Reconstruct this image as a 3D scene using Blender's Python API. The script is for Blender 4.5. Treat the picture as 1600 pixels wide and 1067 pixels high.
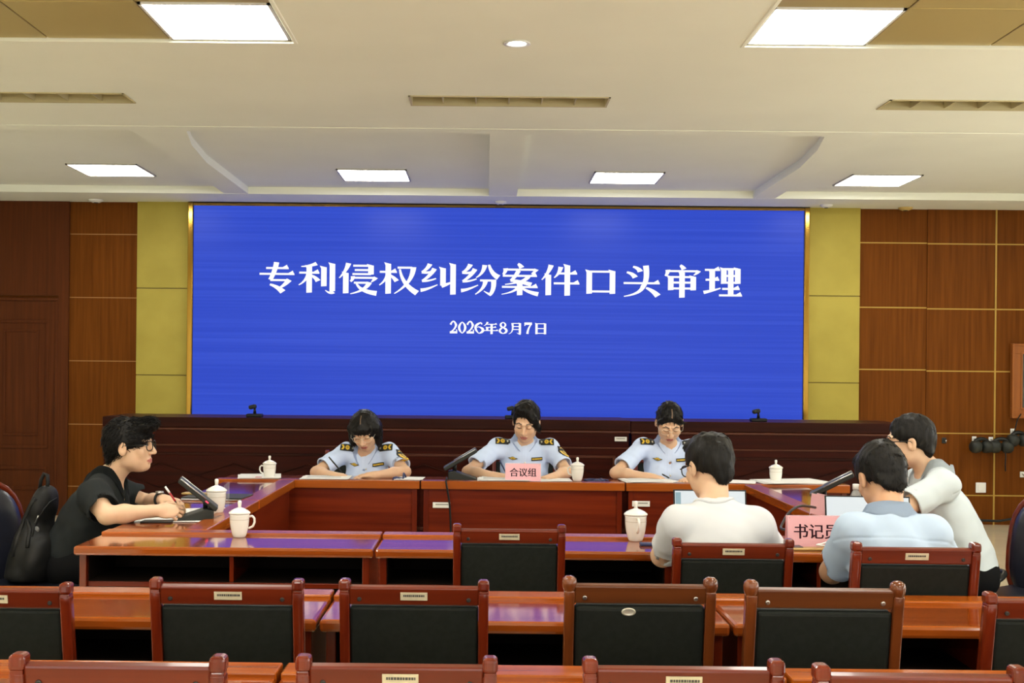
import bpy, bmesh, math, random
import numpy as np
from mathutils import Vector, Matrix
from mathutils.bvhtree import BVHTree

for o in list(bpy.data.objects):
    bpy.data.objects.remove(o, do_unlink=True)
SC = bpy.context.scene
COL = SC.collection
random.seed(4)
R = math.radians

# ------------------------------------------------------------------ camera
FPX, PX, PY = 1900.0, 750.0, 580.0
CAM_H = 1.46
YAW, ROLL = R(0.30), 0.0097
_f = Vector((-math.sin(YAW), math.cos(YAW), 0))
_r0 = Vector((math.cos(YAW), math.sin(YAW), 0))
_u0 = Vector((0, 0, 1))
_r = _r0 * math.cos(ROLL) + _u0 * math.sin(ROLL)
_u = _u0 * math.cos(ROLL) - _r0 * math.sin(ROLL)
cam_data = bpy.data.cameras.new('camera')
cam = bpy.data.objects.new('camera', cam_data)
COL.objects.link(cam)
cam_data.sensor_fit = 'HORIZONTAL'
cam_data.sensor_width = 36.0
cam_data.lens = FPX / 1600 * 36.0
cam_data.shift_x = (800 - PX) / 1600
cam_data.shift_y = (PY - 533.5) / 1600
cam_data.clip_end = 100
m = Matrix(((_r.x, _u.x, -_f.x, 0), (_r.y, _u.y, -_f.y, 0), (_r.z, _u.z, -_f.z, CAM_H), (0, 0, 0, 1)))
cam.matrix_world = m
SC.camera = cam

def _ray(px, py):
    return _f + _r * ((px - PX) / FPX) - _u * ((py - PY) / FPX)
def at(px, py, Y):
    """point of the room that the photograph shows at a pixel, at distance Y"""
    d = _ray(px, py)
    return Vector((0, 0, CAM_H)) + d * (Y / d.y)
def atz(px, py, Z):
    d = _ray(px, py)
    return Vector((0, 0, CAM_H)) + d * ((Z - CAM_H) / d.z)

# ------------------------------------------------------------------ world / exposure
W = bpy.data.worlds.new('world')
SC.world = W
W.use_nodes = True
W.node_tree.nodes['Background'].inputs[0].default_value = (0.9, 0.93, 1.0, 1)
W.node_tree.nodes['Background'].inputs[1].default_value = 0.12
SC.view_settings.view_transform = 'Standard'
SC.view_settings.look = 'None'
SC.view_settings.gamma = 1
SC.view_settings.use_curve_mapping = False
SC.view_settings.exposure = 0.0
SC.cycles.use_denoising = True
SC.cycles.max_bounces = 7
SC.cycles.diffuse_bounces = 4
SC.cycles.glossy_bounces = 4
SC.cycles.sample_clamp_indirect = 4.0
PANEL_POWER = 29.0          # light of the 60 cm ceiling panels

# ------------------------------------------------------------------ materials
def srgb(r, g, b):
    def c(v):
        v /= 255.0
        return v / 12.92 if v <= 0.04045 else ((v + 0.055) / 1.055) ** 2.4
    return (c(r), c(g), c(b), 1)

MATS = {}
def mat(name, col, rough=0.5, metal=0.0, coat=0.0, spec=0.5, emit=None, estr=0.0, trans=0.0, sss=0.0, alpha=1.0):
    if name in MATS:
        return MATS[name]
    mt = bpy.data.materials.new(name)
    mt.use_nodes = True
    p = mt.node_tree.nodes['Principled BSDF']
    p.inputs['Base Color'].default_value = col if len(col) == 4 else (*col, 1)
    p.inputs['Roughness'].default_value = rough
    p.inputs['Metallic'].default_value = metal
    p.inputs['Coat Weight'].default_value = coat
    p.inputs['Coat Roughness'].default_value = 0.06
    p.inputs['Specular IOR Level'].default_value = spec
    p.inputs['Transmission Weight'].default_value = trans
    p.inputs['Alpha'].default_value = alpha
    if sss:
        p.inputs['Subsurface Weight'].default_value = sss
        p.inputs['Subsurface Radius'].default_value = (0.012, 0.005, 0.003)
        p.inputs['Subsurface Scale'].default_value = 0.6
    if emit:
        p.inputs['Emission Color'].default_value = emit if len(emit) == 4 else (*emit, 1)
        p.inputs['Emission Strength'].default_value = estr
    MATS[name] = mt
    return mt

def _noise_mix(mt, c1, c2, scale, map_scale, detail=5, lo=0.35, hi=0.65, bump=0.0, rough_var=None):
    nt = mt.node_tree
    p = nt.nodes['Principled BSDF']
    tc = nt.nodes.new('ShaderNodeTexCoord')
    mp = nt.nodes.new('ShaderNodeMapping')
    mp.inputs['Scale'].default_value = map_scale
    nz = nt.nodes.new('ShaderNodeTexNoise')
    nz.inputs['Scale'].default_value = scale
    nz.inputs['Detail'].default_value = detail
    rp = nt.nodes.new('ShaderNodeValToRGB')
    rp.color_ramp.elements[0].position = lo
    rp.color_ramp.elements[1].position = hi
    rp.color_ramp.elements[0].color = c1
    rp.color_ramp.elements[1].color = c2
    nt.links.new(tc.outputs['Object'], mp.inputs['Vector'])
    nt.links.new(mp.outputs['Vector'], nz.inputs['Vector'])
    nt.links.new(nz.outputs['Fac'], rp.inputs['Fac'])
    nt.links.new(rp.outputs['Color'], p.inputs['Base Color'])
    if bump:
        bp = nt.nodes.new('ShaderNodeBump')
        bp.inputs['Strength'].default_value = bump
        bp.inputs['Distance'].default_value = 0.002
        nt.links.new(nz.outputs['Fac'], bp.inputs['Height'])
        nt.links.new(bp.outputs['Normal'], p.inputs['Normal'])
    return mt

def wood(name, c1, c2, rough=0.25, coat=0.0, axis='X', scale=3.0, spec=0.5):
    mt = mat(name, c1, rough=rough, coat=coat, spec=spec)
    ms = {'X': (0.35, 9, 9), 'Y': (9, 0.35, 9), 'Z': (9, 9, 0.35)}[axis]
    return _noise_mix(mt, c1, c2, scale, ms, detail=6, lo=0.3, hi=0.7)

# fill lamps at added, unseen windows beside and behind the viewer, brightening the room
FILL_WIN_R = [(0.3, 2.1), (3.1, 4.9), (5.9, 7.7)]      # added openings in the wall beyond the picture frame, along Y
FILL_WIN_F = [(-3.9, -1.7), (-.5, 1.7), (2.9, 5.1)]    # added openings in the wall behind the viewer, along X
WZ0, WZ1 = .95, 2.65
FILL_F, FILL_R = 70.0, 75.0
def fill_light(loc, rot, sx, sy, power):
    L = bpy.data.lights.new('fill_light', 'AREA'); L.shape = 'RECTANGLE'; L.size = sx; L.size_y = sy; L.energy = power; L.color = (1.0, 1.0, .96)
    o = bpy.data.objects.new('fill_light', L); COL.objects.link(o); o.location = loc; o.rotation_euler = rot
for _a, _b in FILL_WIN_R: fill_light((6.78, (_a + _b)/2, (WZ0 + WZ1)/2), (0, R(108), 0), WZ1 - WZ0, _b - _a, FILL_R)
for _a, _b in FILL_WIN_F: fill_light(((_a + _b)/2, -4.18, (WZ0 + WZ1)/2), (R(108), 0, 0), _b - _a, WZ1 - WZ0, FILL_F)

DESK_D, DESK_L = (0.078, 0.0068, 0.0016, 1), (0.15, 0.017, 0.003, 1)
WOOD_X = wood('red_desk_wood', DESK_D, DESK_L, 0.25, 0.1, 'X', spec=.25)
WOOD_Y = wood('red_desk_wood_along', DESK_D, DESK_L, 0.16, 0.5, 'Y')
WOOD_Z = wood('red_desk_wood_upright', DESK_D, DESK_L, 0.2, 0.4, 'Z')
TOP_X = wood('desk_top_veneer', (0.19, 0.033, 0.004, 1), (0.31, 0.066, 0.007, 1), 0.1, 0.5, 'X')
LEDGE_X = wood('desk_ledge_veneer', (0.25, 0.050, 0.0035, 1), (0.36, 0.086, 0.006, 1), 0.25, 0.1, 'X', spec=.3)
TOP_Y = TOP_X
CH_X = wood('chair_wood', (0.080, 0.0085, 0.0025, 1), (0.145, 0.019, 0.0045, 1), 0.28, 0.1, 'X', spec=.3)
CH_Z = wood('chair_wood_upright', (0.095, 0.009, 0.0025, 1), (0.165, 0.020, 0.0045, 1), 0.22, 0.2, 'Z', spec=.4)
OLD_X = wood('old_chair_wood', (0.07, 0.018, 0.005, 1), (0.12, 0.033, 0.008, 1), 0.28, 0.1, 'X', spec=.3)
OLD_Z = wood('old_chair_wood_upright', (0.10, 0.024, 0.006, 1), (0.17, 0.042, 0.009, 1), 0.22, 0.25, 'Z', spec=.4)
ROST = wood('rostrum_wood', (0.020, 0.0042, 0.0025, 1), (0.038, 0.008, 0.004, 1), 0.38, 0.0, 'X', spec=.08)
ROST_P = wood('rostrum_panel_wood', (0.024, 0.0035, 0.0018, 1), (0.046, 0.0062, 0.0025, 1), 0.38, 0.0, 'X', spec=.08)
ROST_L = mat('rostrum_moulding_wood', (0.075, 0.018, 0.007), 0.3, spec=.3)
WALLW = wood('wall_wood_veneer', (0.100, 0.0285, 0.0038, 1), (0.158, 0.0475, 0.0066, 1), 0.42, 0.0, 'Z', 4.0, spec=.04)
WALLW2 = wood('door_wood_veneer', (0.066, 0.0165, 0.004, 1), (0.10, 0.026, 0.006, 1), 0.42, 0.0, 'Z', 4.0, spec=.10)
GOLD = mat('gold_inlay', (0.40, 0.25, 0.05), 0.5, metal=0.2, spec=.2)
GOLDM = mat('gold_mirror_trim', (0.42, 0.25, 0.05), 0.12, metal=1.0)
YELL = mat('mustard_wall_cloth', (0.56, 0.42, 0.085), 0.75)
_noise_mix(YELL, (0.33, 0.26, 0.034, 1), (0.375, 0.30, 0.044, 1), 3, (1, 1, 1))
PLASTER = mat('cream_plaster', (0.80, 0.725, 0.53), 0.85)
_noise_mix(PLASTER, (0.88, 0.89, 0.785, 1), (0.91, 0.92, 0.815, 1), 1.5, (1, 1, 1))
TILE = mat('ceiling_tile_metal', (0.50, 0.40, 0.17), 0.42, metal=0.35)
TILEJ = mat('ceiling_tile_joint', (0.30, 0.24, 0.11), 0.6)
WHITEP = mat('white_lamp_frame', (0.8, 0.8, 0.78), 0.4)
LAMPF = mat('grey_lamp_frame', (0.42, 0.40, 0.37), 0.4)
LAMP = mat('lamp_diffuser', (0.9, 0.9, 0.9), 0.5, emit=(1.0, 0.985, 0.90), estr=PANEL_POWER)
LAMPS = mat('downlight_bulb', (0.9, 0.9, 0.9), 0.5, emit=(1.0, 0.98, 0.93), estr=14)
VENTM = mat('vent_metal', (0.50, 0.43, 0.24), 0.5)
VENTD = mat('vent_inside', (0.13, 0.095, 0.04), 0.7)
FLOORM = mat('beige_floor_tile', (0.60, 0.49, 0.31), 0.12, coat=0.4)
_noise_mix(FLOORM, (0.70, 0.60, 0.41, 1), (0.77, 0.67, 0.47, 1), 2, (1, 1, 1))
BLACKP = mat('black_plastic', (0.008, 0.0085, 0.008), 0.42, spec=.3)
GREYP = mat('dark_grey_plastic', (0.020, 0.022, 0.019), 0.5, spec=.3)
STEEL = mat('brushed_steel', (0.5, 0.5, 0.5), 0.3, metal=1.0)
LEATH = mat('black_leatherette', (0.0125, 0.0145, 0.0125), 0.55, spec=.12)
_noise_mix(LEATH, (0.011, 0.013, 0.011, 1), (0.0145, 0.0165, 0.0145, 1), 60, (1, 1, 1), bump=0.15)
LEATH2 = mat('blue_black_leather', (0.012, 0.013, 0.020), 0.3)
_noise_mix(LEATH2, (0.010, 0.011, 0.018, 1), (0.014, 0.015, 0.024, 1), 40, (1, 1, 1), bump=0.15)
PORC = mat('white_porcelain', (0.82, 0.80, 0.74), 0.12, coat=0.5)
PORCL = mat('porcelain_ring', (0.45, 0.40, 0.30), 0.25)
PAPER = mat('white_paper', (0.82, 0.82, 0.80), 0.8)
PAPERG = mat('printed_lines', (0.25, 0.25, 0.27), 0.8)
PINK = mat('pink_card', (0.80, 0.44, 0.49), 0.6, spec=.2)
INK = mat('dark_ink', (0.03, 0.008, 0.016), 0.7, spec=.1)
LABEL = mat('cream_label', (0.55, 0.48, 0.33), 0.5)
_noise_mix(LABEL, (0.50, 0.44, 0.30, 1), (0.60, 0.52, 0.36, 1), 40, (1, 1, 1))
LABELW = mat('white_label', (0.75, 0.74, 0.70), 0.5)
LABELI = mat('label_print', (0.06, 0.055, 0.05), 0.6)
NAVYC = mat('navy_lanyard', (0.02, 0.03, 0.10), 0.6)
PHONEG = mat('phone_gold', (0.45, 0.30, 0.10), 0.35, metal=0.4)
SHADE_IN = mat('painted_inner_shade', (0.008, 0.0045, 0.003), 0.7, spec=.1)  # near-black stand-in for the shade inside the desks, which are plain wood
CLEAR = mat('clear_acrylic', (0.9, 0.92, 0.95), 0.05, alpha=.14)
WATER = mat('clear_bottle', (0.75, 0.78, 0.78), 0.06, alpha=.32)
SKIN = mat('skin', (0.66, 0.42, 0.27), 0.5, sss=0.15)
SKINF = mat('skin_fair', (0.68, 0.43, 0.275), 0.5, sss=0.15)
SKIND = mat('skin_tan', (0.55, 0.30, 0.17), 0.5, sss=0.15)
LIP = mat('lips', (0.42, 0.14, 0.11), 0.4)
LASH = mat('brows_and_lashes', (0.022, 0.016, 0.013), 0.6)
EYEW = mat('eye_white', (0.65, 0.62, 0.58), 0.25)
HAIR = mat('black_hair', (0.010, 0.0085, 0.0075), 0.45, spec=.18)
SCALP = mat('hair_parting', (0.16, 0.10, 0.06), 0.6)
_noise_mix(HAIR, (0.0035, 0.0032, 0.003, 1), (0.010, 0.0085, 0.0075, 1), 22, (6, 6, 1.2), bump=0.6)
SHIRTB = mat('uniform_blue_cotton', (0.60, 0.72, 0.97), 0.8)
SHIRTL = mat('pale_blue_cotton', (0.40, 0.50, 0.645), 0.8)
SHIRTG = mat('pale_grey_cotton', (0.49, 0.55, 0.59), 0.8)
TEEW = mat('white_cotton', (0.60, 0.615, 0.645), 0.85)
POLO = mat('black_pique_cotton', (0.0135, 0.0160, 0.0165), 0.9, spec=.2)
TROU = mat('black_trousers', (0.006, 0.006, 0.0065), 0.9, spec=.08)
PATCHB = mat('patch_black', (0.010, 0.012, 0.012), 0.7)
PATCHY = mat('patch_yellow', (0.72, 0.47, 0.03), 0.55)
BAG = mat('black_nylon', (0.011, 0.011, 0.011), 0.6, spec=.25)
_noise_mix(BAG, (0.0045, 0.0045, 0.0045, 1), (0.010, 0.010, 0.0095, 1), 30, (1, 1, 1), bump=0.3)
ZIP = mat('zip_grey', (0.12, 0.12, 0.12), 0.4)
RED = mat('red_lacquer', (0.35, 0.01, 0.02), 0.35)
WHITE = mat('white_plastic', (0.8, 0.8, 0.78), 0.4)
REDL = mat('red_indicator', (0.6, 0.02, 0.05), 0.4, emit=(1.0, 0.05, 0.12), estr=1.5)
BTN = mat('silver_button', (0.75, 0.72, 0.60), 0.3, metal=0.6)
FRMW = wood('picture_frame_wood', (0.24, 0.075, 0.016, 1), (0.30, 0.095, 0.018, 1), 0.35, 0.0, 'Z', spec=.2)
GLASSD = mat('dark_cabinet_glass', (0.05, 0.055, 0.045), 0.1, coat=0.5)
LCD = mat('laptop_screen', (0.02, 0.02, 0.02), 0.3, emit=(0.86, 0.93, 0.95), estr=0.82)
LCDB = mat('laptop_screen_pane', (0.02, 0.02, 0.02), 0.3, emit=(0.35, 0.55, 0.62), estr=0.7)
WHITEE = mat('screen_white_letters', (0.02, 0.02, 0.02), 0.4, emit=(1.0, 1.0, 1.0), estr=1.0)

# display: a blue picture with the faint line pattern of the LED rows
SCREEN = mat('led_blue', (0.0, 0.0, 0.0), 0.30, spec=0.10, emit=(0.030, 0.075, 0.62), estr=1.0)
nt = SCREEN.node_tree
tc = nt.nodes.new('ShaderNodeTexCoord'); mp = nt.nodes.new('ShaderNodeMapping')
mp.inputs['Scale'].default_value = (0.10, 1, 18)
nz = nt.nodes.new('ShaderNodeTexNoise'); nz.inputs['Scale'].default_value = 2.3; nz.inputs['Detail'].default_value = 4
rp = nt.nodes.new('ShaderNodeValToRGB')
rp.color_ramp.elements[0].position = 0.40; rp.color_ramp.elements[1].position = 0.72
rp.color_ramp.elements[0].color = (0.028, 0.068, 0.565, 1); rp.color_ramp.elements[1].color = (0.040, 0.088, 0.63, 1)
nt.links.new(tc.outputs['Object'], mp.inputs['Vector']); nt.links.new(mp.outputs['Vector'], nz.inputs['Vector'])
nt.links.new(nz.outputs['Fac'], rp.inputs['Fac']); nt.links.new(rp.outputs['Color'], nt.nodes['Principled BSDF'].inputs['Emission Color'])

# ------------------------------------------------------------------ helpers
def link(name, me, parent=None):
    o = bpy.data.objects.new(name, me)
    COL.objects.link(o)
    if parent is not None:
        o.parent = parent
    return o

def tag(o, label, cat, group=None, kind=None):
    o['label'] = label
    o['category'] = cat
    if group: o['group'] = group
    if kind: o['kind'] = kind
    return o

def thing(name, label, cat, loc=(0, 0, 0), rz=0.0, group=None):
    o = link(name, None)
    o.empty_display_size = 0.05
    o.location = loc
    o.rotation_euler = (0, 0, rz)
    return tag(o, label, cat, group)

def dup(o, parent=None):
    c = o.copy()
    COL.objects.link(c)
    c.parent = parent
    for ch in list(o.children):
        dup(ch, c)
    return c

class B:
    """collects shapes into one mesh"""
    def __init__(self): self.bm = bmesh.new()
    def _add(self, verts, faces, M=None, mi=0):
        vs = [self.bm.verts.new(M @ Vector(v) if M is not None else v) for v in verts]
        fs = []
        for f in faces:
            try:
                q = self.bm.faces.new([vs[i] for i in f]); q.material_index = mi; fs.append(q)
            except ValueError:
                pass
        return vs, fs
    def box(self, x0, x1, y0, y1, z0, z1, bev=0.0, M=None, mi=0, seg=2):
        v = [(x0,y0,z0),(x1,y0,z0),(x1,y1,z0),(x0,y1,z0),(x0,y0,z1),(x1,y0,z1),(x1,y1,z1),(x0,y1,z1)]
        f = [(3,2,1,0),(4,5,6,7),(0,1,5,4),(1,2,6,5),(2,3,7,6),(3,0,4,7)]
        if bev <= 0:
            self._add(v, f, M, mi); return self
        t = bmesh.new()
        vs = [t.verts.new(p) for p in v]
        for q in f: t.faces.new([vs[i] for i in q])
        bmesh.ops.bevel(t, geom=list(t.edges), offset=bev, segments=seg, profile=0.5, affect='EDGES')
        self._merge(t, M, mi); return self
    def _merge(self, t, M=None, mi=0):
        mp = {}
        for v in t.verts: mp[v.index if False else v] = self.bm.verts.new(M @ v.co if M is not None else v.co)
        for q in t.faces:
            nf = self.bm.faces.new([mp[v] for v in q.verts]); nf.material_index = mi; nf.smooth = q.smooth
        t.free()
    def lathe(self, prof, n=28, M=None, mi=0, smooth=True):
        t = bmesh.new()
        rings = []
        for r, z in prof:
            if r < 1e-5: rings.append([t.verts.new((0, 0, z))])
            else: rings.append([t.verts.new((r*math.cos(2*math.pi*i/n), r*math.sin(2*math.pi*i/n), z)) for i in range(n)])
        for a, b in zip(rings, rings[1:]):
            for i in range(n):
                j = (i+1) % n
                if len(a) == 1 and len(b) == 1: continue
                if len(a) == 1: q = t.faces.new([a[0], b[j], b[i]])
                elif len(b) == 1: q = t.faces.new([a[i], a[j], b[0]])
                else: q = t.faces.new([a[i], a[j], b[j], b[i]])
                q.smooth = smooth
        self._merge(t, M, mi); return self
    def tube(self, pts, r, n=8, closed=False, mi=0, M=None):
        pts = [Vector(p) for p in pts]
        rr = r if isinstance(r, (list, tuple)) else [r]*len(pts)
        t = bmesh.new(); rings = []; nrm = None
        L = len(pts)
        for i, p in enumerate(pts):
            a = pts[(i-1) % L] if (closed or i > 0) else p
            b = pts[(i+1) % L] if (closed or i < L-1) else p
            d = (b - a).normalized()
            if nrm is None:
                nrm = d.orthogonal().normalized()
            else:
                nrm = (nrm - d*nrm.dot(d))
                nrm = nrm.normalized() if nrm.length > 1e-6 else d.orthogonal().normalized()
            bn = d.cross(nrm)
            rings.append([t.verts.new(p + (nrm*math.cos(2*math.pi*k/n) + bn*math.sin(2*math.pi*k/n))*rr[i]) for k in range(n)])
        m_ = L if closed else L-1
        for i in range(m_):
            a, b = rings[i], rings[(i+1) % L]
            for k in range(n):
                q = t.faces.new([a[k], a[(k+1) % n], b[(k+1) % n], b[k]]); q.smooth = True
        if not closed:
            t.faces.new(list(reversed(rings[0]))); t.faces.new(rings[-1])
        self._merge(t, M, mi); return self
    def prism(self, poly, z0, z1, M=None, mi=0, bev=0.0):
        """poly: xy outline, counter-clockwise"""
        t = bmesh.new()
        a = [t.verts.new((x, y, z0)) for x, y in poly]; b = [t.verts.new((x, y, z1)) for x, y in poly]
        t.faces.new(list(reversed(a))); t.faces.new(b)
        n = len(poly)
        for i in range(n): t.faces.new([a[i], a[(i+1) % n], b[(i+1) % n], b[i]])
        if bev: bmesh.ops.bevel(t, geom=list(t.edges), offset=bev, segments=2, profile=0.5, affect='EDGES')
        self._merge(t, M, mi); return self
    def ball(self, c, r, M=None, mi=0, seg=16):
        t = bmesh.new()
        bmesh.ops.create_uvsphere(t, u_segments=seg, v_segments=seg//2+2, radius=1.0)
        rx = r if isinstance(r, (tuple, list)) else (r, r, r)
        for v in t.verts: v.co = Vector((v.co.x*rx[0]+c[0], v.co.y*rx[1]+c[1], v.co.z*rx[2]+c[2]))
        for f in t.faces: f.smooth = True
        self._merge(t, M, mi); return self
    def out(self, name, mats, parent=None, loc=None, kind=None, smooth=False):
        me = bpy.data.meshes.new(name)
        bmesh.ops.recalc_face_normals(self.bm, faces=list(self.bm.faces))
        if smooth:
            for f in self.bm.faces: f.smooth = True
        self.bm.to_mesh(me); self.bm.free()
        for mm in (mats if isinstance(mats, (list, tuple)) else [mats]): me.materials.append(mm)
        o = link(name, me, parent)
        if loc is not None: o.location = loc
        if kind: o['kind'] = kind
        return o

def struct(name, b, mats, label=None):
    o = b.out(name, mats, kind='structure')
    o['label'] = label or name.replace('_', ' ')
    o['category'] = name.split('_')[0]
    return o

RX90 = Matrix.Rotation(R(90), 4, 'X')
def song(name, chars, pitch, wx, hy, mt, parent, M, narrow=1.0):
    """headline letters drawn stroke by stroke: thin level strokes with a triangular end, heavy upright ones"""
    b = B(); lev = [0]
    def quad(*pts):
        lev[0] += 1; z = .0015 + .00002*(lev[0] % 40)
        vs = [b.bm.verts.new(M @ Vector((ox + (p[0]/100 - .5)*wx*(narrow if ch.isdigit() and ch.isascii() else 1), (p[1]/100 - .5)*hy, z))) for p in pts]
        b.bm.faces.new(vs)
    def H(x0, x1, y, tri=True, t=6.5):
        quad((x0, y - t/2), (x1, y - t/2), (x1, y + t/2), (x0, y + t/2))
        if tri: quad((x1 - 15, y + t/2), (x1 + 1, y - t/2), (x1 - 4, y + t/2 + 8))
    def V(x, y0, y1, t=14.5):
        quad((x - t/2, y1), (x + t/2, y1 + 1), (x + t/2, y0 - 2), (x - t/2, y0))
        quad((x - t/2 - 3.5, y0 + 3), (x - t/2, y0 - 7), (x + t/2, y0 - 2.5))
    def P(p, w0, w1):
        p0, p1, p2 = [Vector(q) for q in p]; c = p1*2 - (p0 + p2)/2; prev = None
        for i in range(11):
            t = i/10; q = p0*(1-t)**2 + c*2*t*(1-t) + p2*t*t
            d = ((c - p0)*(1-t) + (p2 - c)*t).normalized(); n = Vector((-d.y, d.x))*(w0 + (w1 - w0)*t)/2
            cur = (q + n, q - n)
            if prev: quad(prev[0], prev[1], cur[1], cur[0])
            prev = cur
    def L3(p, w0, wm, w1):
        p0, p1, p2 = [Vector(q) for q in p]; c = p1*2 - (p0 + p2)/2; prev = None
        for i in range(13):
            t = i/12; q = p0*(1-t)**2 + c*2*t*(1-t) + p2*t*t
            d = ((c - p0)*(1-t) + (p2 - c)*t).normalized(); n = Vector((-d.y, d.x))*((w0*(1-t) + w1*t) + (wm - (w0 + w1)/2)*4*t*(1-t))/2
            cur = (q + n, q - n)
            if prev: quad(prev[0], prev[1], cur[1], cur[0])
            prev = cur
    def ren(): P([(26, 98), (17, 73), (2, 50)], 14, 3); V(19, 68, 0)
    def si(): P([(27, 98), (19, 83), (6, 71)], 13, 6); P([(6, 71), (20, 70), (33, 73)], 8, 7); P([(39, 83), (25, 60), (7, 43)], 13, 6); P([(7, 43), (24, 44), (43, 51)], 8, 4); P([(3, 13), (22, 18), (47, 31)], 12, 3)
    def mian(): P([(45, 101), (50, 96), (55, 88)], 7, 14); P([(13, 86), (12, 76), (7, 66)], 13, 6); H(12, 90, 82, False); P([(93, 84), (88, 76), (80, 69)], 12, 3)
    G = {
     '专': lambda: (H(22, 80, 80), H(5, 95, 61), P([(49, 99), (43, 70), (33, 42)], 14, 11), H(33, 78, 41, False), P([(82, 43), (69, 26), (54, 14)], 15, 4), P([(32, 27), (50, 18), (66, 3)], 6, 17)),
     '利': lambda: (P([(48, 96), (30, 89), (8, 86)], 12, 3), H(3, 55, 66), V(29, 88, 1), P([(27, 64), (18, 42), (2, 26)], 11, 3), P([(34, 57), (44, 50), (52, 39)], 6, 14), V(67, 86, 22), V(89, 97, 6), P([(92, 5), (82, 2), (71, 10)], 12, 2)),
     '侵': lambda: (ren(), H(38, 84, 90, False), V(84, 93, 61), H(42, 80, 76, False), H(36, 84, 63, False), P([(37, 56), (36, 46), (31, 39)], 11, 6), H(36, 94, 51, False), P([(97, 53), (91, 44), (85, 38)], 12, 3), H(40, 78, 35, False), P([(80, 37), (64, 14), (31, -1)], 14, 3), P([(47, 32), (64, 12), (99, 1)], 5, 16)),
     '权': lambda: (H(2, 46, 71), V(24, 99, 0), P([(23, 68), (16, 46), (1, 28)], 11, 3), P([(29, 60), (38, 52), (46, 41)], 6, 13), H(48, 86, 85, False), P([(89, 87), (76, 40), (40, 1)], 15, 3), P([(54, 80), (68, 36), (99, 3)], 5, 17)),
     '纠': lambda: (si(), V(61, 86, 28), P([(57, 27), (72, 33), (84, 40)], 13, 4), V(87, 99, -1)),
     '纷': lambda: (si(), P([(64, 96), (57, 72), (42, 55)], 13, 3), P([(75, 97), (84, 72), (100, 56)], 6, 17), H(52, 84, 46, False), P([(87, 49), (86, 20), (78, 0)], 14, 9), P([(81, 0), (73, 4), (62, 12)], 10, 2), P([(66, 46), (59, 22), (40, 1)], 13, 3)),
     '案': lambda: (mian(), H(6, 94, 62), P([(47, 79), (36, 58), (26, 47)], 12, 7), P([(26, 47), (50, 43), (80, 34)], 8, 13), P([(72, 62), (55, 45), (12, 34)], 13, 3), H(4, 96, 26), V(50, 40, -1), P([(46, 26), (32, 12), (3, 2)], 10, 2), P([(54, 25), (72, 12), (98, 3)], 5, 14)),
     '件': lambda: (ren(), P([(51, 92), (45, 72), (34, 57)], 13, 3), H(44, 93, 71), H(33, 99, 39), V(68, 99, -1)),
     '口': lambda: (V(20, 82, 6), V(80, 82, 6), H(20, 80, 78, False), H(20, 80, 14, False)),
     '头': lambda: (P([(28, 95), (40, 89), (47, 79)], 6, 15), P([(12, 77), (25, 71), (34, 60)], 6, 15), P([(61, 99), (62, 56), (52, 27)], 15, 12), P([(55, 34), (40, 12), (5, -1)], 13, 3), H(4, 97, 42), P([(62, 27), (78, 17), (93, 1)], 6, 17)),
     '审': lambda: (mian(), V(21, 66, 20), V(79, 66, 20), H(21, 79, 63, False), H(21, 79, 45, False), H(21, 79, 26, False), V(50, 80, -4)),
     '理': lambda: (H(4, 43, 87), H(6, 41, 55), P([(1, 14), (22, 20), (45, 28)], 11, 4), V(23, 87, 18), V(53, 93, 42), V(89, 93, 42), H(53, 89, 90, False), H(53, 89, 68, False), H(53, 89, 46, False), V(71, 90, 4), H(49, 94, 26), H(41, 100, 5)),
     '2': lambda: (L3([(16, 74), (46, 102), (72, 72)], 20, 12, 24), L3([(74, 76), (56, 40), (14, 10)], 24, 15, 10), H(10, 86, 10, False, 18), V(80, 34, 8, 9)),
     '0': lambda: (L3([(50, 98), (19, 50), (50, 2)], 5, 24, 5), L3([(50, 98), (81, 50), (50, 2)], 5, 24, 5)),
     '6': lambda: (L3([(72, 94), (16, 56), (50, 2)], 8, 24, 5), L3([(50, 2), (92, 30), (50, 58)], 5, 26, 5), P([(50, 58), (42, 57), (34, 50)], 6, 6), L3([(72, 90), (76, 84), (76, 78)], 14, 16, 14)),
     '8': lambda: (L3([(50, 98), (24, 75), (52, 52)], 5, 20, 8), L3([(50, 98), (74, 75), (50, 54)], 5, 18, 6), L3([(50, 54), (16, 27), (50, 2)], 6, 21, 5), L3([(48, 54), (86, 27), (50, 2)], 8, 23, 5)),
     '7': lambda: (H(12, 88, 88, False, 20), V(16, 92, 68, 9), P([(86, 88), (56, 50), (42, 2)], 10, 24)),
     '年': lambda: (P([(31, 99), (23, 80), (7, 66)], 14, 3), H(27, 90, 80), H(25, 86, 54), V(29, 56, 27), H(3, 98, 27), V(57, 80, -3)),
     '月': lambda: (P([(29, 92), (29, 30), (6, 0)], 14, 3), H(28, 76, 89, False), V(77, 93, 2), P([(81, 1), (71, 1), (58, 11)], 12, 2), H(29, 76, 63, False), H(29, 76, 38, False)),
     '日': lambda: (V(23, 92, 0), V(77, 92, 0), H(23, 77, 88, False), H(23, 77, 48, False), H(23, 77, 8, False)),
    }
    x = 0
    for i, (ch, adv) in enumerate(chars):
        ox = adv
        if ch in G: G[ch]()
    bmesh.ops.recalc_face_normals(b.bm, faces=list(b.bm.faces))
    me = bpy.data.meshes.new(name); b.bm.to_mesh(me); b.bm.free(); me.materials.append(mt)
    return link(name, me, parent)
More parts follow.
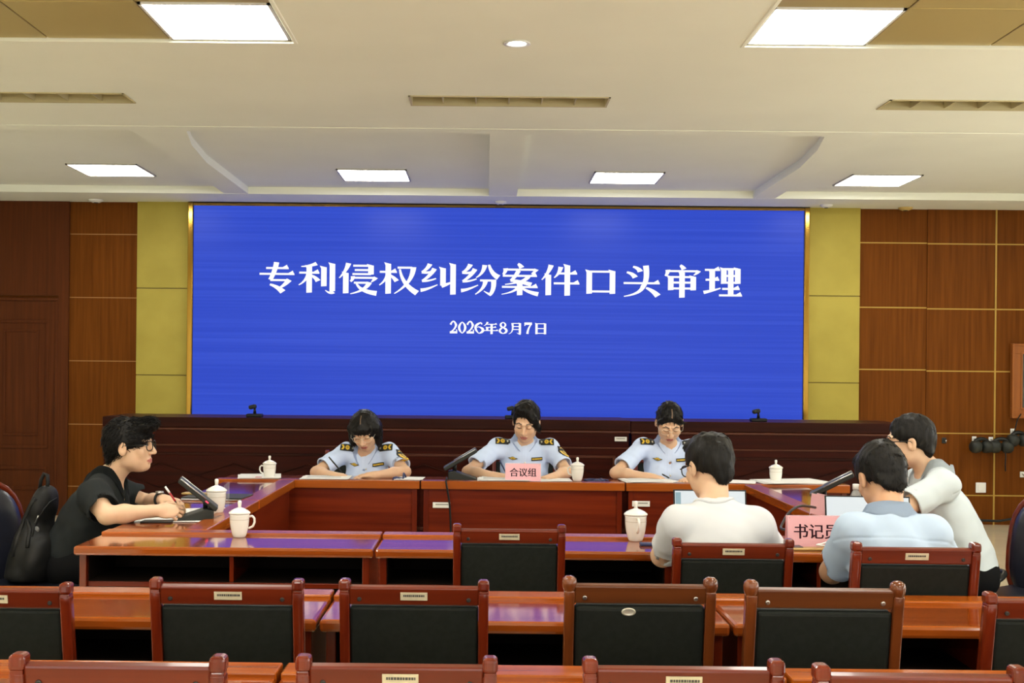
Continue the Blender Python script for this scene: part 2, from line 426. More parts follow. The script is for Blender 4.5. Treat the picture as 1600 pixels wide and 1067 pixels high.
def text_mesh(name, s, size, mt, parent, M, bold=(0.0,), sx=1.0, depth=0.001, thick=0.0):
    """writing as a thin solid mesh, reading along +X with +Y up before M"""
    cu = bpy.data.curves.new(name, 'FONT')
    cu.body = s; cu.size = size; cu.align_x = 'CENTER'; cu.align_y = 'CENTER'
    cu.extrude = depth; cu.offset = thick
    cu.resolution_u = 4
    tmp = bpy.data.objects.new(name, cu); COL.objects.link(tmp)
    dg = bpy.context.evaluated_depsgraph_get(); dg.update()
    me = bpy.data.meshes.new_from_object(tmp.evaluated_get(dg))
    bpy.data.objects.remove(tmp, do_unlink=True)
    n = len(me.vertices); co = np.empty(n*3, np.float32); me.vertices.foreach_get('co', co); co = co.reshape(-1, 3)
    fa = [list(p.vertices) for p in me.polygons]
    V = []; F = []
    for k, dx in enumerate(bold):
        c2 = co.copy(); c2[:, 0] = c2[:, 0]*sx + dx*size*sx
        c2[:, 2] += 0.00007*k
        F += [[i + k*n for i in f] for f in fa]; V.append(c2)
    V = np.concatenate(V)
    me2 = bpy.data.meshes.new(name)
    me2.from_pydata([tuple(M @ Vector(v)) for v in V.tolist()], [], F)
    me2.materials.append(mt)
    return link(name, me2, parent)
# ------------------------------------------------------------------ the room
WY = 12.0                    # back wall
ZC = CAM_H + 1.636           # main ceiling
XL, XR, YB = -5.3, 6.6, -4.0

struct('floor', B().box(XL, XR, YB, WY + .1, -.1, 0), FLOORM, 'beige glossy tiled floor of the meeting room')

# back wall: wood veneer with gold inlay joints
def X(px, Y=WY): return at(px, 450, Y).x
xl1, xl2, xl3 = X(109), X(216), X(301)
xr3, xr2, xrm, xrv = X(1256), X(1341), X(1448), X(1555)
struct('wall_back', B().box(XL, XR, WY, WY + .12, 0, 3.4), WALLW, 'back wall clad in brown wood veneer')
struct('wall_left', B().box(XL - .1, XL, YB, WY, 0, 3.4), PLASTER, 'side wall at the left of the room')
def open_wall(nm, spans, lo, hi, boxf, m_, lab):
    b = B(); e = [lo] + [v for s in spans for v in s] + [hi]
    for p_, q_ in zip(e[0::2], e[1::2]): boxf(b, p_, q_, 0, 3.4)
    for p_, q_ in spans: boxf(b, p_, q_, 0, WZ0); boxf(b, p_, q_, WZ1, 3.4)
    struct(nm, b, m_, lab)
open_wall('wall_right', FILL_WIN_R, YB, WY, lambda b, p_, q_, z0, z1: b.box(XR, XR + .1, p_, q_, z0, z1), PLASTER, 'side wall with added windows beyond the picture frame')
open_wall('wall_front', FILL_WIN_F, XL, XR, lambda b, p_, q_, z0, z1: b.box(p_, q_, YB - .1, YB, z0, z1), PLASTER, 'cream wall with added windows behind the viewer')
k_ = 0
for spans, fn in ((FILL_WIN_R, lambda b, p_, q_, z0, z1: b.box(XR, XR + .06, p_, q_, z0, z1, .004)), (FILL_WIN_F, lambda b, p_, q_, z0, z1: b.box(p_, q_, YB - .06, YB, z0, z1, .004))):
    for p_, q_ in spans:
        k_ += 1; b = B()
        for c_ in (p_, (p_ + q_)/2 - .02, q_ - .04): fn(b, c_, c_ + .04, WZ0, WZ1)
        fn(b, p_, q_, WZ0, WZ0 + .04); fn(b, p_, q_, WZ1 - .04, WZ1)
        struct('window_added_%d' % k_, b, WHITEP, 'white frame of an added, unseen opening that lets fill light in')  # frames added around the fill lamps, out of view
# gold joints in the wood
t1 = B()
for py in (380, 481, 578, 675, 772):
    z = at(1450, py, WY).z
    t1.box(xr2, XR, WY - .004, WY + .001, z - .006, z + .006)
t1.box(xrv - .008, xrv + .008, WY - .005, WY + .001, 0, 3.2)
struct('trim_1', t1, GOLD, 'gold joint lines in the wood wall beside the picture frame')
t2 = B()
for py in (366, 465, 564, 663, 760):
    z = at(160, py, WY).z
    t2.box(xl1, xl2, WY - .004, WY + .001, z - .004, z + .004)
struct('trim_2', t2, mat('dull_gold_inlay', (0.34, 0.17, 0.05), .4, metal=.3), 'thin joint lines in the wood wall beside the door')
struct('trim_3', B().box(xrm, XR, WY - .012, WY, 0, 3.2), WALLW, 'raised wood panelling carrying the picture frame')
t1b = B()
for py in (381, 482.5, 579.5, 676.5, 773):
    z = at(1450, py, WY).z
    t1b.box(xrm, XR, WY - .016, WY - .011, z - .006, z + .006)
t1b.box(xrv - .008, xrv + .008, WY - .017, WY - .011, 0, 3.2)
struct('trim_4', t1b, GOLD, 'gold joint lines on the raised wood panelling')
# mustard fabric pilasters beside the screen
def pilaster(nm, xa, xb, pys, pxm, lab):
    zs = [0.0] + sorted(at(pxm, p, WY).z for p in pys) + [3.2]
    b = B()
    for i, (a, c) in enumerate(zip(zs, zs[1:])):
        b.box(xa, xb, WY - .055, WY, a + (.004 if i else 0), c - .004, .003)
    b.box(xa + .004, xb - .004, WY - .045, WY, 0, 3.2, mi=1)
    struct(nm, b, [YELL, mat('pilaster_joint', (.14, .10, .03), .8)], lab)
pilaster('trim_5', xl2, xl3 - .035, (451, 586, 721), 258, 'mustard wall panels at the door side of the screen')
pilaster('trim_6', xr3 + .035, xr2, (463, 598, 733), 1300, 'mustard wall panels at the picture side of the screen')
# door at the far left, in the same dark veneer
zt = at(50, 462, WY).z
d = B()
d.box(XL, xl1, WY - .03, WY, zt, 3.2)
d.box(XL, XL + .25, WY - .03, WY, 0, zt)
xd1 = xl1 - .10
d.box(xd1, xl1, WY - .03, WY, 0, zt)
struct('wall_door_surround', d, WALLW2, 'dark wood wall around the door')
d = B()
d.box(XL + .25, xd1, WY - .02, WY, 0, zt - .02)
x0, x1 = X(18), X(78)
def ring(b, xa, xb, za, zb, w, y0, y1, mi=0):
    b.box(xa, xb, y0, y1, zb - w, zb, .003, mi=mi); b.box(xa, xb, y0, y1, za, za + w, .003, mi=mi)
    b.box(xa, xa + w, y0, y1, za + w, zb - w, .003, mi=mi); b.box(xb - w, xb, y0, y1, za + w, zb - w, .003, mi=mi)
ring(d, x0 - .16, x1, at(50, 700, WY).z, at(50, 500, WY).z, .03, WY - .03, WY - .02)
ring(d, x0 - .06, x1 - .10, at(50, 680, WY).z, at(50, 515, WY).z, .02, WY - .03, WY - .02)
ring(d, x0 - .16, x1, .25, at(50, 728, WY).z, .03, WY - .03, WY - .02)
d.box(XL + .25, xd1, WY - .035, WY - .02, zt - .05, zt - .02, .004)
d.box(xd1 - .03, xd1, WY - .035, WY - .02, 0, zt - .05, .004)
struct('door_1', d, WALLW2, 'dark wood door with moulded panels at the far left of the back wall')

# ceiling: main slab with two tiled coffers, a slot for the vents and a shallow bay by the screen
YC, YV0, YV1, YE, YF = 6.10, 7.23, 7.49, 8.36, 11.35
xcl, xcr = at(466, 70, YC).x + .0, at(1156, 83, YC).x
vents = [(-3.42, at(203, 150, 7.36).x), (at(640, 158, 7.36).x, at(951, 160, 7.36).x), (at(1380, 164, 7.36).x, 3.62)]
c = B()
c.box(xcl, xcr, YB, YC, ZC, ZC + .1)
c.box(XL, XR, YC, YV0, ZC, ZC + .1)
xs = [XL] + [v for p in vents for v in p] + [XR]
for a, b_ in zip(xs[0::2], xs[1::2]): c.box(a, b_, YV0, YV1, ZC, ZC + .1)
c.box(XL, XR, YV1, YE, ZC, ZC + .1)
c.box(XL, XR, YE - .16, YE, ZC - .004, ZC, .002)                  # lip along the edge of the bay
c.box(XL, XR, YE, YF, ZC + .066, ZC + .2)                         # bay
c.box(XL, XR, YF, WY + .1, ZC, ZC + .1)                           # soffit by the wall
c.box(XL, XR, YB, WY, ZC + .2, ZC + .26)
struct('ceiling', c, PLASTER, 'cream plaster ceiling')
def beam(nm, x0, x1, flare, lab):
    b = B()
    if flare == 0: poly = [(x0, YE), (x1, YE), (x1, YF), (x0, YF)]
    elif flare < 0: poly = [(x0 + flare, YE), (x1, YE), (x1, YF), (x0, YF), (x0, YE + 1.3), (x0 + flare*.4, YE + .55)]
    else: poly = [(x0, YE), (x1 + flare, YE), (x1 + flare*.4, YE + .55), (x1, YE + 1.3), (x1, YF), (x0, YF)]
    b.prism(poly, ZC + .002, ZC + .12)
    struct(nm, b, PLASTER, lab)
beam('ceiling_beam', at(345, 290, 11.2).x, at(383, 290, 11.2).x, .16, 'cream ceiling beam between the first and second panel light')
beam('ceiling_beam.001', at(764, 300, 11.2).x, at(808, 300, 11.2).x, 0, 'cream ceiling beam in the middle of the bay')
beam('ceiling_beam.002', at(1182, 305, 11.2).x, at(1217, 305, 11.2).x, -.16, 'cream ceiling beam beside the panel light nearest the picture frame')
# coffers of 60 cm metal tiles
def coffer(nm, xa, xb, lab, lamp_cells, off):
    b = B()
    Z = ZC + .015
    s = 1 if xb > xa else -1
    x_lo, x_hi = min(xa, xb), max(xa, xb)
    b.box(x_lo, x_hi, YB, YC, Z + .012, Z + .03, mi=1)
    n = int(abs(xb - xa) / .615) + 1
    for i in range(n):
        for j in range(16):
            if (i, j) in lamp_cells: continue
            u0, u1 = xa + s*(off + i*.615), xa + s*(off + i*.615 + .607)
            lo, hi = min(u0, u1), max(u0, u1)
            if hi > x_hi + .02 or lo < x_lo - .02: continue
            y1 = YC - .012 - j*.615
            b.box(lo, hi, y1 - .607, y1, Z, Z + .012, .002, seg=1)
    b.box(xa if s > 0 else xa - .022, xa + .022 if s > 0 else xa, YB, YC, ZC - .004, Z + .02, .004, mi=2)
    struct(nm, b, [TILE, TILEJ, PLASTER], lab)
lc = {(0, 0), (0, 4), (0, 8), (0, 12), (3, 2), (3, 6), (3, 10)}
coffer('ceiling_tiles', xcl, XL, 'brownish metal ceiling tiles at the door side', lc, .03)
coffer('ceiling_tiles.001', xcr, XR, 'brownish metal ceiling tiles at the picture side', lc, .02)

def panel_light(cx, cy, z, label, grp, fm=WHITEP, s=.30):
    t = thing('ceiling_light', label, 'ceiling light', (cx, cy, z), 0, grp)
    f = B(); ring2 = [(-s, s, -s, -s + .014), (-s, s, s - .014, s), (-s, -s + .014, -s, s), (s - .014, s, -s, s)]
    for a, b_, c_, d_ in ring2: f.box(a, b_, c_, d_, -.006, .02)
    f.out('frame', fm, t)
    B().box(-s + .013, s - .013, -s + .013, s - .013, -.001, .012).out('diffuser', LAMP, t)
    return t
for s_, xc, off, side in ((-1, xcl, .03, 'door'), (1, xcr, .02, 'picture')):
    for (i, j) in sorted(lc):
        x = xc + s_*(off + i*.615 + .3035); y = YC - .012 - j*.615 - .3035
        if j == 0 and i == 0:
            lab = 'large bright square light in the brown ceiling tiles on the %s side' % side
        else:
            lab = 'square light in the brown ceiling tiles on the %s side, out of sight' % side
            if y > 4.3: lab = 'square light farther out in the tiles on the %s side' % side
        panel_light(x, y, ZC + .015, lab, 'panel lights in the ceiling tiles')
bay = [(175, 266, 'first bright square light of the bay counted from the door'), (585, 274, 'square light of the bay between the first and middle beams'),
       (978, 278, 'square light of the bay between the middle and last beams'), (1370, 282, 'bright square light of the bay nearest the picture frame')]
for px, py, lab in bay:
    p = atz(px, py, ZC + .060)
    panel_light(p.x, p.y, ZC + .060, lab, 'panel lights in the bay by the screen', LAMPF)
for x in (5.6,):
    panel_light(x, 9.9, ZC + .060, 'square light of the bay beyond the picture frame, out of sight', 'panel lights in the bay by the screen', LAMPF)
# downlight
p = atz(808, 67, ZC)
t = thing('downlight', 'small round lit downlight in the middle of the ceiling', 'ceiling light', (p.x, p.y, ZC))
B().lathe([(.052, 0), (.066, -.002), (.068, -.006), (.055, -.008), (.045, -.004), (.045, .004), (.052, 0)]).out('trim_ring', WHITEP, t)
B().lathe([(0, -.004), (.044, -.004), (.044, .002), (0, .002)]).out('bulb', LAMPS, t)
# slot vents
vl = ['long slot air vent in the ceiling on the door side, end cut off', 'long slot air vent in the middle of the ceiling',
      'long slot air vent in the ceiling on the picture side, end cut off']
for (xa, xb), lab in zip(vents, vl):
    t = thing('air_vent', lab, 'air vent', ((xa + xb)/2, (YV0 + YV1)/2, ZC), 0, 'slot vents in the ceiling')
    hw, hd = (xb - xa)/2, (YV1 - YV0)/2
    f = B()
    f.box(-hw, hw, -hd, -hd + .012, -.006, .1); f.box(-hw, hw, hd - .012, hd, -.006, .1)
    f.box(-hw, -hw + .012, -hd, hd, -.006, .1); f.box(hw - .012, hw, -hd, hd, -.006, .1)
    f.out('frame', VENTM, t)
    B().box(-hw, hw, -hd, hd, .085, .1).out('duct', VENTD, t)
    n = int((xb - xa)/.20)
    for k in range(1, n):
        x = -hw + (xb - xa)*k/n
        B().box(x - .003, x + .003, -hd + .012, hd - .012, .004, .085).out('louver', VENTM, t)
    B().box(-hw + .012, hw - .012, -hd + .1, -hd + .106, .02, .085).out('baffle', VENTM, t)
# detectors on the soffit
def detector(px, py, r, lab, m_):
    p = atz(px, py, ZC)
    t = thing('smoke_detector', lab, 'smoke detector', (p.x, min(p.y, WY - .12), ZC), 0, 'detectors on the soffit')
    B().lathe([(0, -.028), (r*.5, -.028), (r*.9, -.016), (r, -.004), (r, 0), (0, 0)]).out('cover', m_, t)
    B().lathe([(0, -.034), (r*.3, -.032), (r*.34, -.026), (0, -.026)]).out('sensor', GREYP, t)
detector(1408, 327, .07, 'yellowed round smoke detector above the wood wall', mat('yellowed_plastic', (.55, .40, .14), .5))
detector(1291, 320, .06, 'white round detector above the mustard panel on the picture side', WHITEP)
detector(782, 315, .06, 'white round detector above the middle of the screen', WHITEP)
detector(150, 312, .07, 'white round detector above the dark wood by the door', WHITEP)

# ------------------------------------------------------------------ screen on the wall
zs0, zs1 = .75, at(780, 327, WY).z
scr = thing('led_screen', 'large blue wall screen with white Chinese headline and date', 'screen', ((xl3 + xr3)/2, WY, 0))
hw = (xr3 - xl3)/2
ys = -.075
ztop = ZC - .002
B().box(-hw + .025, hw - .025, ys, -.003, zs0, zs1).out('display_panel', SCREEN, scr)
f = B()
for s_ in (-1, 1):
    xa, xb = sorted((s_*(hw - .025), s_*(hw + .03)))
    f.box(xa, xb, ys - .03, -.003, zs0, zs1 + .03, .01)
f.box(-hw - .03, hw + .03, ys - .02, -.003, zs1, zs1 + .028, .004)
f.out('gold_trim', GOLDM, scr)['label'] = 'mirror gold trim'
B().box(-hw - .03, hw + .03, ys - .03, -.003, zs1 + .028, ztop, .004).out('top_fascia', BLACKP, scr)['label'] = 'black strip above the picture'
B().box(-hw, hw, ys - .02, -.003, .3, zs0).out('base', BLACKP, scr)
cx = (xl3 + xr3)/2
pc = at(780.5, 436.5, WY + ys)
Mx = Matrix.Translation((pc.x - cx, ys - .001, pc.z)) @ RX90
px_m = WY/FPX
song('headline', [(c_, (i_ - 5.5)*62.9*px_m) for i_, c_ in enumerate('专利侵权纠纷案件口头审理')], 0, 60*px_m, 48*px_m, WHITEE, scr, Mx)
pc = at(779, 512.3, WY + ys)
Mx = Matrix.Translation((pc.x - cx, ys - .001, pc.z)) @ RX90
dx_ = [('2', -69.5), ('0', -56.5), ('2', -43.5), ('6', -30.5), ('年', -12.5), ('8', 7), ('月', 26.5), ('7', 46), ('日', 65.5)]
song('date_text', [(c_, x_*px_m) for c_, x_ in dx_], 0, 24.5*px_m, 18.5*px_m, WHITEE, scr, Mx, narrow=.62)
# ------------------------------------------------------------------ picture frame, switch, headphones at the right
p = at(1577, 595, WY)
t = thing('picture_frame', 'wide wooden frame with dark glass hanging on the wood wall', 'picture frame', (p.x, WY - .016, 0))
za, zb = at(1590, 653, WY).z, at(1590, 537, WY).z
ring_b = B(); ring(ring_b, 0, .95, za, zb, .10, -.045, 0); ring(ring_b, -.0, .95, za, zb, .02, -.055, -.04); ring(ring_b, .085, .865, za + .085, zb - .085, .018, -.052, -.04)
ring_b.out('frame', FRMW, t)
B().box(.1, .85, -.02, -.002, za + .1, zb - .1).out('glass', GLASSD, t)
p = at(1531, 761.5, WY)
t = thing('wall_socket', 'white square socket cover low on the wood wall', 'socket', (p.x, WY - .016, p.z))
B().box(-.05, .05, -.012, 0, -.05, .05, .004).out('cover', WHITE, t)
B().box(-.03, .03, -.016, -.011, -.03, .03, .003).out('flap', WHITE, t)
hooks = []
for (px, py, lab) in ((1474, 688, 'small empty coat hook on dark plate beside the standing collar'), (1521, 686, 'small white hook above the first pair of headphones'),
                      (1547, 687, 'small white hook above the second pair of headphones'), (1581, 674, 'small white hook higher up beneath the picture frame'),
                      (1596, 741, 'small pale hook low on the wall, cut by the edge')):
    p = at(px, py, WY)
    t = thing('wall_hook', lab, 'hook', (p.x, WY - .016, p.z), 0, 'hooks on the wood wall')
    B().box(-.022, .022, -.004, 0, -.028, .028, .003).out('plate', GREYP if px == 1474 else WHITE, t)
    B().tube([(0, -.003, .006), (0, -.03, .0), (0, -.055, -.015), (0, -.06, .008)], .006).out('prong', STEEL, t)
def headphones(px, py, lab, rz, cable=None):
    p = at(px, py, WY - .1)
    t = thing('headphones', lab, 'headphones', (p.x, WY - .12, p.z), rz, 'black headphones hung on the wall hooks')
    pts = [(.072*math.cos(a), 0.0, .052*math.sin(a) + .02) for a in [R(k*15) for k in range(-1, 14)]]
    B().tube(pts, .020, 10).out('headband', BLACKP, t)
    for s_ in (-1, 1):
        Mx = Matrix.Translation((s_*.058, 0, -.005)) @ Matrix.Rotation(R(90), 4, 'Y')
        B().lathe([(0, -.05), (.04, -.05), (.058, -.032), (.062, 0), (.058, .032), (.04, .05), (0, .05)], 24, M=Mx).out('ear_cup', GREYP, t)
    if cable:
        B().tube(cable, .006, 6).out('cable', BLACKP, t)
headphones(1532, 697, 'black headphones hung first along the wall beside the socket', .15)
headphones(1563, 697, 'black headphones hung second, with a short cable dangling', -.1, [(.03, -.03, -.04), (.035, -.03, -.1), (.03, -.03, -.17), (.034, -.03, -.24)])
headphones(1590, 687, 'black headphones hung highest, just under the picture frame', .1, [(-.05, 0, .05), (.0, .02, .2), (.04, .03, .25)])
# black cable along the foot of the wall
p0, p1, p2, p3 = at(1500, 800, 11.9), at(1535, 813, 11.9), at(1560, 814, 11.9), at(1600, 806, 11.9)
tag(B().tube([p0, at(1518, 809, 11.9), p1, p2, at(1580, 811, 11.9), p3, p3 + Vector((.4, 0, .08))], .012, 8).out('cable', BLACKP),
    'black cable sagging along the foot of the wood wall', 'cable')
# ------------------------------------------------------------------ rostrum in front of the screen
YR = 10.0
def rostrum(px0, px1, py, label, panel, diamond, sticker=None):
    xa, xb = at(px0, py, YR).x, at(px1, py, YR).x
    zt = at((px0 + px1)/2, py, YR).z
    t = thing('rostrum', label, 'rostrum', (xa, YR, 0), 0, 'long dark rostrum in front of the screen')
    L = xb - xa
    B().box(0, L, 0, .7, zt - .085, zt, .006).out('top', ROST, t)
    B().box(.01, L - .01, .012, .66, 0, zt - .085).out('body', ROST_P, t)
    mo = B()
    mo.box(0, L, -.012, .012, zt - .105, zt - .085, .006)
    mo.box(.005, L - .005, .0, .013, zt - .235, zt - .222, .005)
    mo.out('moulding', ROST_L, t)
    n = max(1, round(L/2.1))
    for k in range(n):
        a, b = .12 + (L - .12)*k/n, (L - .12)*(k + 1)/n
        pf = B()
        ring(pf, a, b, .15, zt - .29, .022, .0, .014)
        pf.out('panel_moulding', ROST_L if panel else ROST, t)
        dm = B()
        za, zb_ = .25, zt - .36
        m_ = 3
        for q in range(m_):
            u0, u1 = a + .05 + (b - a - .1)*q/m_, a + .05 + (b - a - .1)*(q + 1)/m_
            um = (u0 + u1)/2; zm = (zt - .36 + zt - .60)/2
            P_ = [(u0, .004, zm), (um, .004, zm + .10), (u1, .004, zm), (um, .004, zm - .10)]
            dm.tube(P_, .006, 6, closed=True)
        dm.out('diamond_carving', ROST, t)
    if sticker:
        q = at(sticker[0], sticker[1], YR - .002)
        sb = B().box(q.x - xa - .05, q.x - xa + .05, -.003, .001, q.z - .018, q.z + .018, mi=0)
        for k in range(9): sb.box(q.x - xa - .036 + k*.008, q.x - xa - .031 + k*.008, -.004, -.002, q.z, q.z + .008, mi=1)
        sb.out('asset_label', [LABELW, LABELI], t)
    return t, zt
r1, zr1 = rostrum(160, 572, 652.5, 'long dark wooden rostrum section at the door end, behind the short-haired officer', False, True)
r2, zr2 = rostrum(572.6, 985, 655, 'long dark wooden rostrum section in the middle, behind the centre officer', True, True, (970, 686))
r3, zr3 = rostrum(985.6, 1415, 660, 'long dark wooden rostrum section at the picture-frame end, slightly lower', False, True)
def mini_camera(px, z, lab):
    p = at(px, 650, YR + .16)
    t = thing('conference_microphone', lab, 'microphone', (p.x, YR + .16, z), 0, 'small black devices along the rostrum')
    B().box(-.065, .065, -.05, .05, 0, .028, .008).out('base', BLACKP, t)
    B().lathe([(0, .027), (.014, .027), (.010, .06), (.009, .075), (0, .075)], 14).out('neck', BLACKP, t)
    B().box(-.028, .034, -.03, .03, .07, .105, .012, M=Matrix.Translation((0, 0, 0)) @ Matrix.Rotation(R(-14), 4, 'Y')).out('head', GREYP, t)
mini_camera(398, zr1, 'small black swivel device on the rostrum near the door-side end')
mini_camera(801, zr2, 'small black swivel device on the rostrum behind the centre officer')
mini_camera(1185, zr3, 'small black swivel device on the rostrum near the picture-frame end')

# ------------------------------------------------------------------ desks
DH = .76
def desk(L, D=.45, label='', group=None, loc=(0, 0, 0), rz=0, div=(), sticker=None, cable=False, front_drop=.0):
    """strip desk: x 0..L, the user sits at y=0 and the ledge and front panel are at y=D"""
    t = thing('conference_desk', label, 'desk', loc, rz, group)
    g = .002
    B().box(g, L - g, 0, D - .09, DH - .036, DH, .010).out('desk_top', TOP_X, t)
    B().box(g, L - g, D - .10, D, DH - .040, DH + .011, .005).out('ledge', LEDGE_X, t)
    for a in (.018, L - .046):
        B().box(a, a + .028, .03, D - .03, 0, DH - .037, .002).out('side_panel', WOOD_Z, t)
    B().box(.046, L - .046, D - .05, D - .03, .06, DH - .037).out('front_panel', WOOD_X, t)
    B().box(.046, L - .046, .05, D - .05, .595, .615, .002).out('shelf', WOOD_X, t)
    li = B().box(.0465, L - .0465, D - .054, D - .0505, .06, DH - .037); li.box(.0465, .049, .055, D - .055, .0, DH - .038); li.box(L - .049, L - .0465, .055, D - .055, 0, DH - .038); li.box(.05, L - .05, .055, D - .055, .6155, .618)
    li.out('shade_lining', SHADE_IN, t)['label'] = 'dark sheets painted as the shade inside'  # sheets coloured as the dark under the desk top
    for dx in div:
        B().box(dx - .008, dx + .008, .055, D - .05, .615, DH - .037).out('divider', WOOD_Z, t)
    if front_drop:
        fr = B()
        fr.box(.018, .05, D - .03, D - .018, 0, DH - .04, .002); fr.box(L - .05, L - .018, D - .03, D - .018, 0, DH - .04, .002)
        fr.box(.05, L - .05, D - .03, D - .018, .03, .11, .002)
        fr.out('front_frame', WOOD_Z, t)
    if sticker:
        u, v = sticker
        sb = B().box(u - .055, u + .055, D - .021, D - .016, v - .017, v + .017)
        for k in range(10): sb.box(u - .04 + k*.008, u - .035 + k*.008, D - .017, D - .0155, v + .0, v + .008, mi=1)
        sb.out('asset_label', [LABELW, LABELI], t)
    return t
# row 1: closes the square of desks towards the viewer
Y1 = 4.75
x_a = at(113, 857, Y1).x; x_b = at(585, 858, Y1).x; S = 1.19
xs1 = [x_a, x_b, x_b + S, 1.84]
l1 = ['red wooden desk holding a teacup, nearest the man in black', 'red wooden desk behind the middle empty chair, near side of the square',
      'red wooden desk with the open laptops and the edge of the pink card']
for i in range(3):
    L = xs1[i+1] - xs1[i] - .004
    desk(L, label=l1[i], group='desks on the near side of the square', loc=(xs1[i], Y1, 0), div=(L*.52,))
# far side: the officers' desks, turned the other way
Y2 = 7.60
xo = [at(336, 755, Y2).x, at(657, 760, Y2).x, at(978, 762, Y2).x, at(1330, 770, Y2).x]
lo = ['red wooden desk of the short-haired officer, far side of the square', 'red wooden desk of the centre officer, with the pink name card',
      'red wooden desk of the officer with tied-back hair, far side of the square']
cl = []
for i in range(3):
    L = xo[i+1] - xo[i] - .004
    st = None
    if i == 1: q = at(690, 789, Y2 + .02); st = (L - (q.x - xo[i]), q.z)
    if i == 2: q = at(1001.5, 787, Y2 + .02); st = (L - (q.x - xo[i]), q.z)
    desk(L, label=lo[i], group='desks on the far side of the square', loc=(xo[i+1] - .004, Y2 + .45, 0), rz=math.pi, sticker=st, front_drop=.1)
# arms of the square
xin_l, xin_r = at(453, 753, 7.4).x, 1.615
ya, yb = Y1 + .455, Y2 - .004
ym = (ya + yb)/2
for (y0, y1, lab) in ((ya, ym, 'red wooden desk under the arms of the man in black'), (ym, yb, 'red wooden desk with the closed laptop, between the man in black and the officers')):
    desk(y1 - y0 - .004, D=.44, label=lab, group='desks along the door side of the square', loc=(xin_l - .44, y1 - .004, 0), rz=-math.pi/2)
for (y0, y1, lab) in ((ya, ym, 'red wooden desk in front of the leaning man in the pale grey shirt'), (ym, yb, 'red wooden desk between the leaning man and the officers, mirroring the mustard panel')):
    desk(y1 - y0 - .004, D=.385, label=lab, group='desks along the picture side of the square', loc=(xin_r + .385, y0, 0), rz=math.pi/2)
# audience rows
XS = [-1.640, -.463, .697, 1.857]
Y3, Y4 = 3.40, 2.42
r3l = ['red wooden desk of the second row, nearest the door', 'red wooden desk of the second row, middle one', 'red wooden desk of the second row, beyond the middle joint towards the picture frame']
r4l = ['red wooden desk of the front row, nearest the door, mostly below the frame', 'red wooden desk of the front row, middle one, mostly below the frame', 'red wooden desk of the front row, nearest the picture frame, mostly below the frame']
for i in range(3):
    L = XS[i+1] - XS[i] - .006
    desk(L, D=.42, label=r3l[i], group='desks of the second row', loc=(XS[i], Y3, 0), div=(L*.62,))
    desk(L, D=.44, label=r4l[i], group='desks of the front row', loc=(XS[i], Y4, 0), div=(L*.5,))

